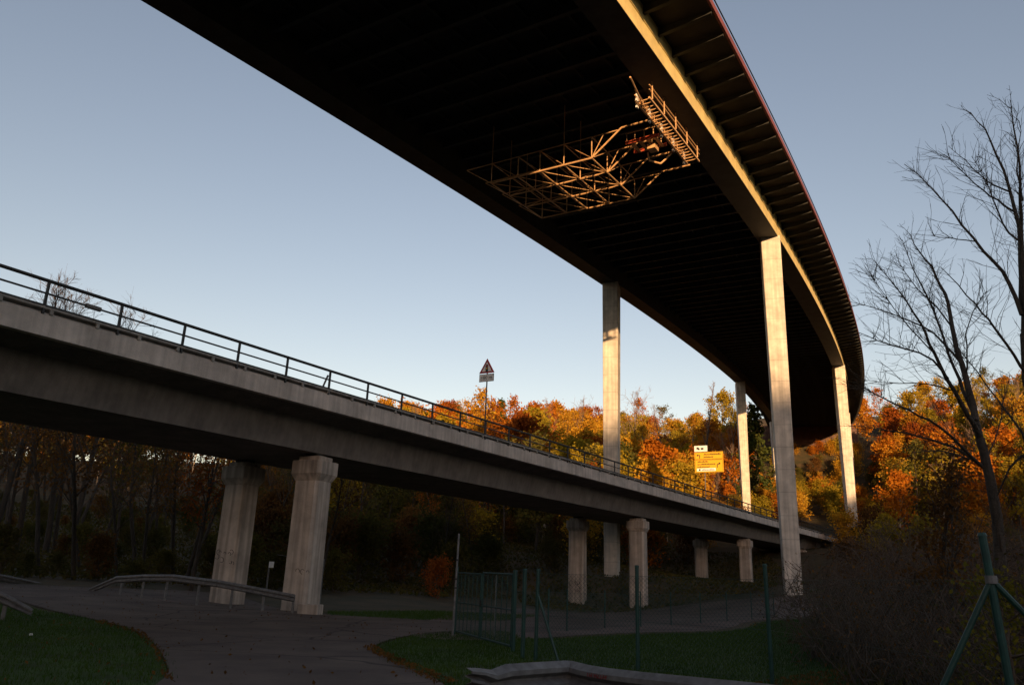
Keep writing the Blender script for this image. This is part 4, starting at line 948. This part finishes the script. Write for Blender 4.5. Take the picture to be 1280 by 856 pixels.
for i, (x, y, sc) in enumerate(spots):
    x += rnd.uniform(-.4, .4)
    vi, li, *_ = corridor(x, y, 0)
    if pip(np.array([[x, y]]), fc_poly)[0]: x += 5
    root = empty('bramble_thicket', (x, y, h1(x, y)), rnd.uniform(0, 6.28)); root.scale = (sc, sc, sc*rnd.uniform(.85, 1.1))
    tag(root, 'tangled bare bramble thicket in the shade at lower right', 'thicket', 'bramble thickets at lower right')
    sh = th_shapes[i % 4]; obj('stems', sh[0], M['twig'], root); obj('leaves', sh[1], M['brownleaf' if i % 3 else 'bramble'], root)
# saplings that kept dark leaves, in front of the lit slope
sap = [leafed(330+i, 4.6, 1.0, .10, 10, .2, base=.25, nl=14, nsub=4, up=.8, trunk_r=.035) for i in range(2)]
for i, (px, py, dep, lb) in enumerate(((1142, 560, 19, 'thin sapling with dark withered leaves before the sunlit slope, the taller one'), (1163, 590, 18, 'thin sapling with dark withered leaves, the shorter one beside the bare tree'))):
    t = at_depth(px, py, dep); g = h1(t[0], t[1]); place_tree('sapling', sap[i % 2], 'barkdark', 'brownleaf', t[0], t[1], (t[2]-g)/4.6, rnd.uniform(0, 6), lb, 'sapling', None, 1.0, 0.05)
yl = leafed(340, 1.9, .8, .07, 12, .2, base=.1, nl=14, nsub=4, up=.6, trunk_r=.02)
place_tree('young_shrub', yl, 'twig', 'yellowleaf', 5.9, 9.6, .95, .4, 'small shrub with fading yellow leaves behind the braced corner post', 'shrub', None, 1.0, .05)

# ------------------------------------------------------------------ grass, fallen leaves, ground cover
def scatter(poly, n, rng):
    P_ = np.array([p[:2] for p in poly]); lo, hi = P_.min(0), P_.max(0); out = np.empty((0, 2))
    while len(out) < n:
        q = rng.uniform(lo, hi, (n*2, 2)); q = q[pip(q, poly)]; out = np.r_[out, q]
    return out[:n]
def grass(name, poly, n, hgt, seed, label):
    rng = np.random.default_rng(seed); q = scatter(poly, n, rng)+rng.normal(size=(n, 2))*.10; z = H(q[:, 0], q[:, 1])
    a = rng.uniform(0, 6.28, n); hh = hgt*rng.uniform(.5, 1.4, n); wd = .007*rng.uniform(.7, 1.6, n); ln = rng.normal(size=(n, 2))*.35*hh[:, None]
    b = np.c_[q, z]; t = np.stack([np.cos(a), np.sin(a), 0*a], 1)*wd[:, None]
    V = np.stack([b-t, b+t, b+np.c_[ln, hh]], 1).reshape(-1, 3)
    o = obj(name, np_mesh(name, V, np.arange(3*n).reshape(n, 3)), M['grass']); tag(o, label, 'grass', None, 'stuff'); return o
grass('grass', lawn1, 60000, .085, 1, 'dark short grass at the lower left beside the road')
grass('grass', lawn2, 130000, .08, 2, 'dark mown grass around the gate and behind the fence')
grass('grass', verge, 9000, .12, 3, 'strip of green grass behind the near left column')
def litter(name, poly, n, size, seed, label, m, lift=.03):
    rng = np.random.default_rng(seed); q = scatter(poly, n, rng); C = np.c_[q, H(q[:, 0], q[:, 1])+lift+rng.random(n)*.03]
    o = obj(name, np_mesh(name, *leaves_np(C, size, rng)), M[m]); return tag(o, label, 'fallen leaves', None, 'stuff')
edge = G((452,811),(478,827),(516,844),(548,858),(575,858),(530,838),(490,822),(466,808))
litter('fallen_leaves', edge, 500, .07, 4, 'brown fallen leaves along the road edge before the gate', 'brownleaf', .045)
litter('fallen_leaves', G((216,858),(203,817),(176,790),(125,776),(118,779),(166,793),(192,818),(203,858)), 260, .07, 14, 'brown fallen leaves along the edge of the lower left grass', 'brownleaf', .045)
litter('fallen_leaves', [np.array(p) for p in [(3.5,10.5),(6,9),(11,11),(12,17),(8,19),(4.5,15)]], 5000, .08, 5, 'brown fallen leaves on the grass below the brambles', 'brownleaf')
litter('fallen_leaves', lawn1, 350, .07, 6, 'scattered fallen leaves on the grass at lower left', 'brownleaf')
litter('fallen_leaves', road_poly, 500, .07, 7, 'few fallen leaves lying on the road', 'brownleaf', .04)
wood_poly = [np.array(p) for p in [(-70,60),(-38,38),(-22,44),(-14,52),(-4,58),(0,66),(3,64),(22,69),(34,90),(38,118),(0,118),(-40,110),(-75,95)]]
litter('undergrowth', wood_poly, 60000, .30, 8, 'low ivy and weeds covering the wood floor behind the low bridge', 'ivy', .15)['category'] = 'ground cover'
right_poly = [np.array(p) for p in [(6,13),(10,10),(22,18),(60,60),(75,100),(50,90),(26,56),(16,40),(9,26)]]
litter('undergrowth', right_poly, 40000, .16, 9, 'low dark weeds covering the ground below the thicket at right', 'ivy', .12)['category'] = 'ground cover'
w_ = ground_hit(38, 796); lt = MB().box((w_[0], w_[1], w_[2]+.06), (.07, .05, .045), .5).mesh('litter', .01); tag(obj('litter', lt, M['signwhite']), 'small white piece of litter on the dirt at lower left', 'litter')
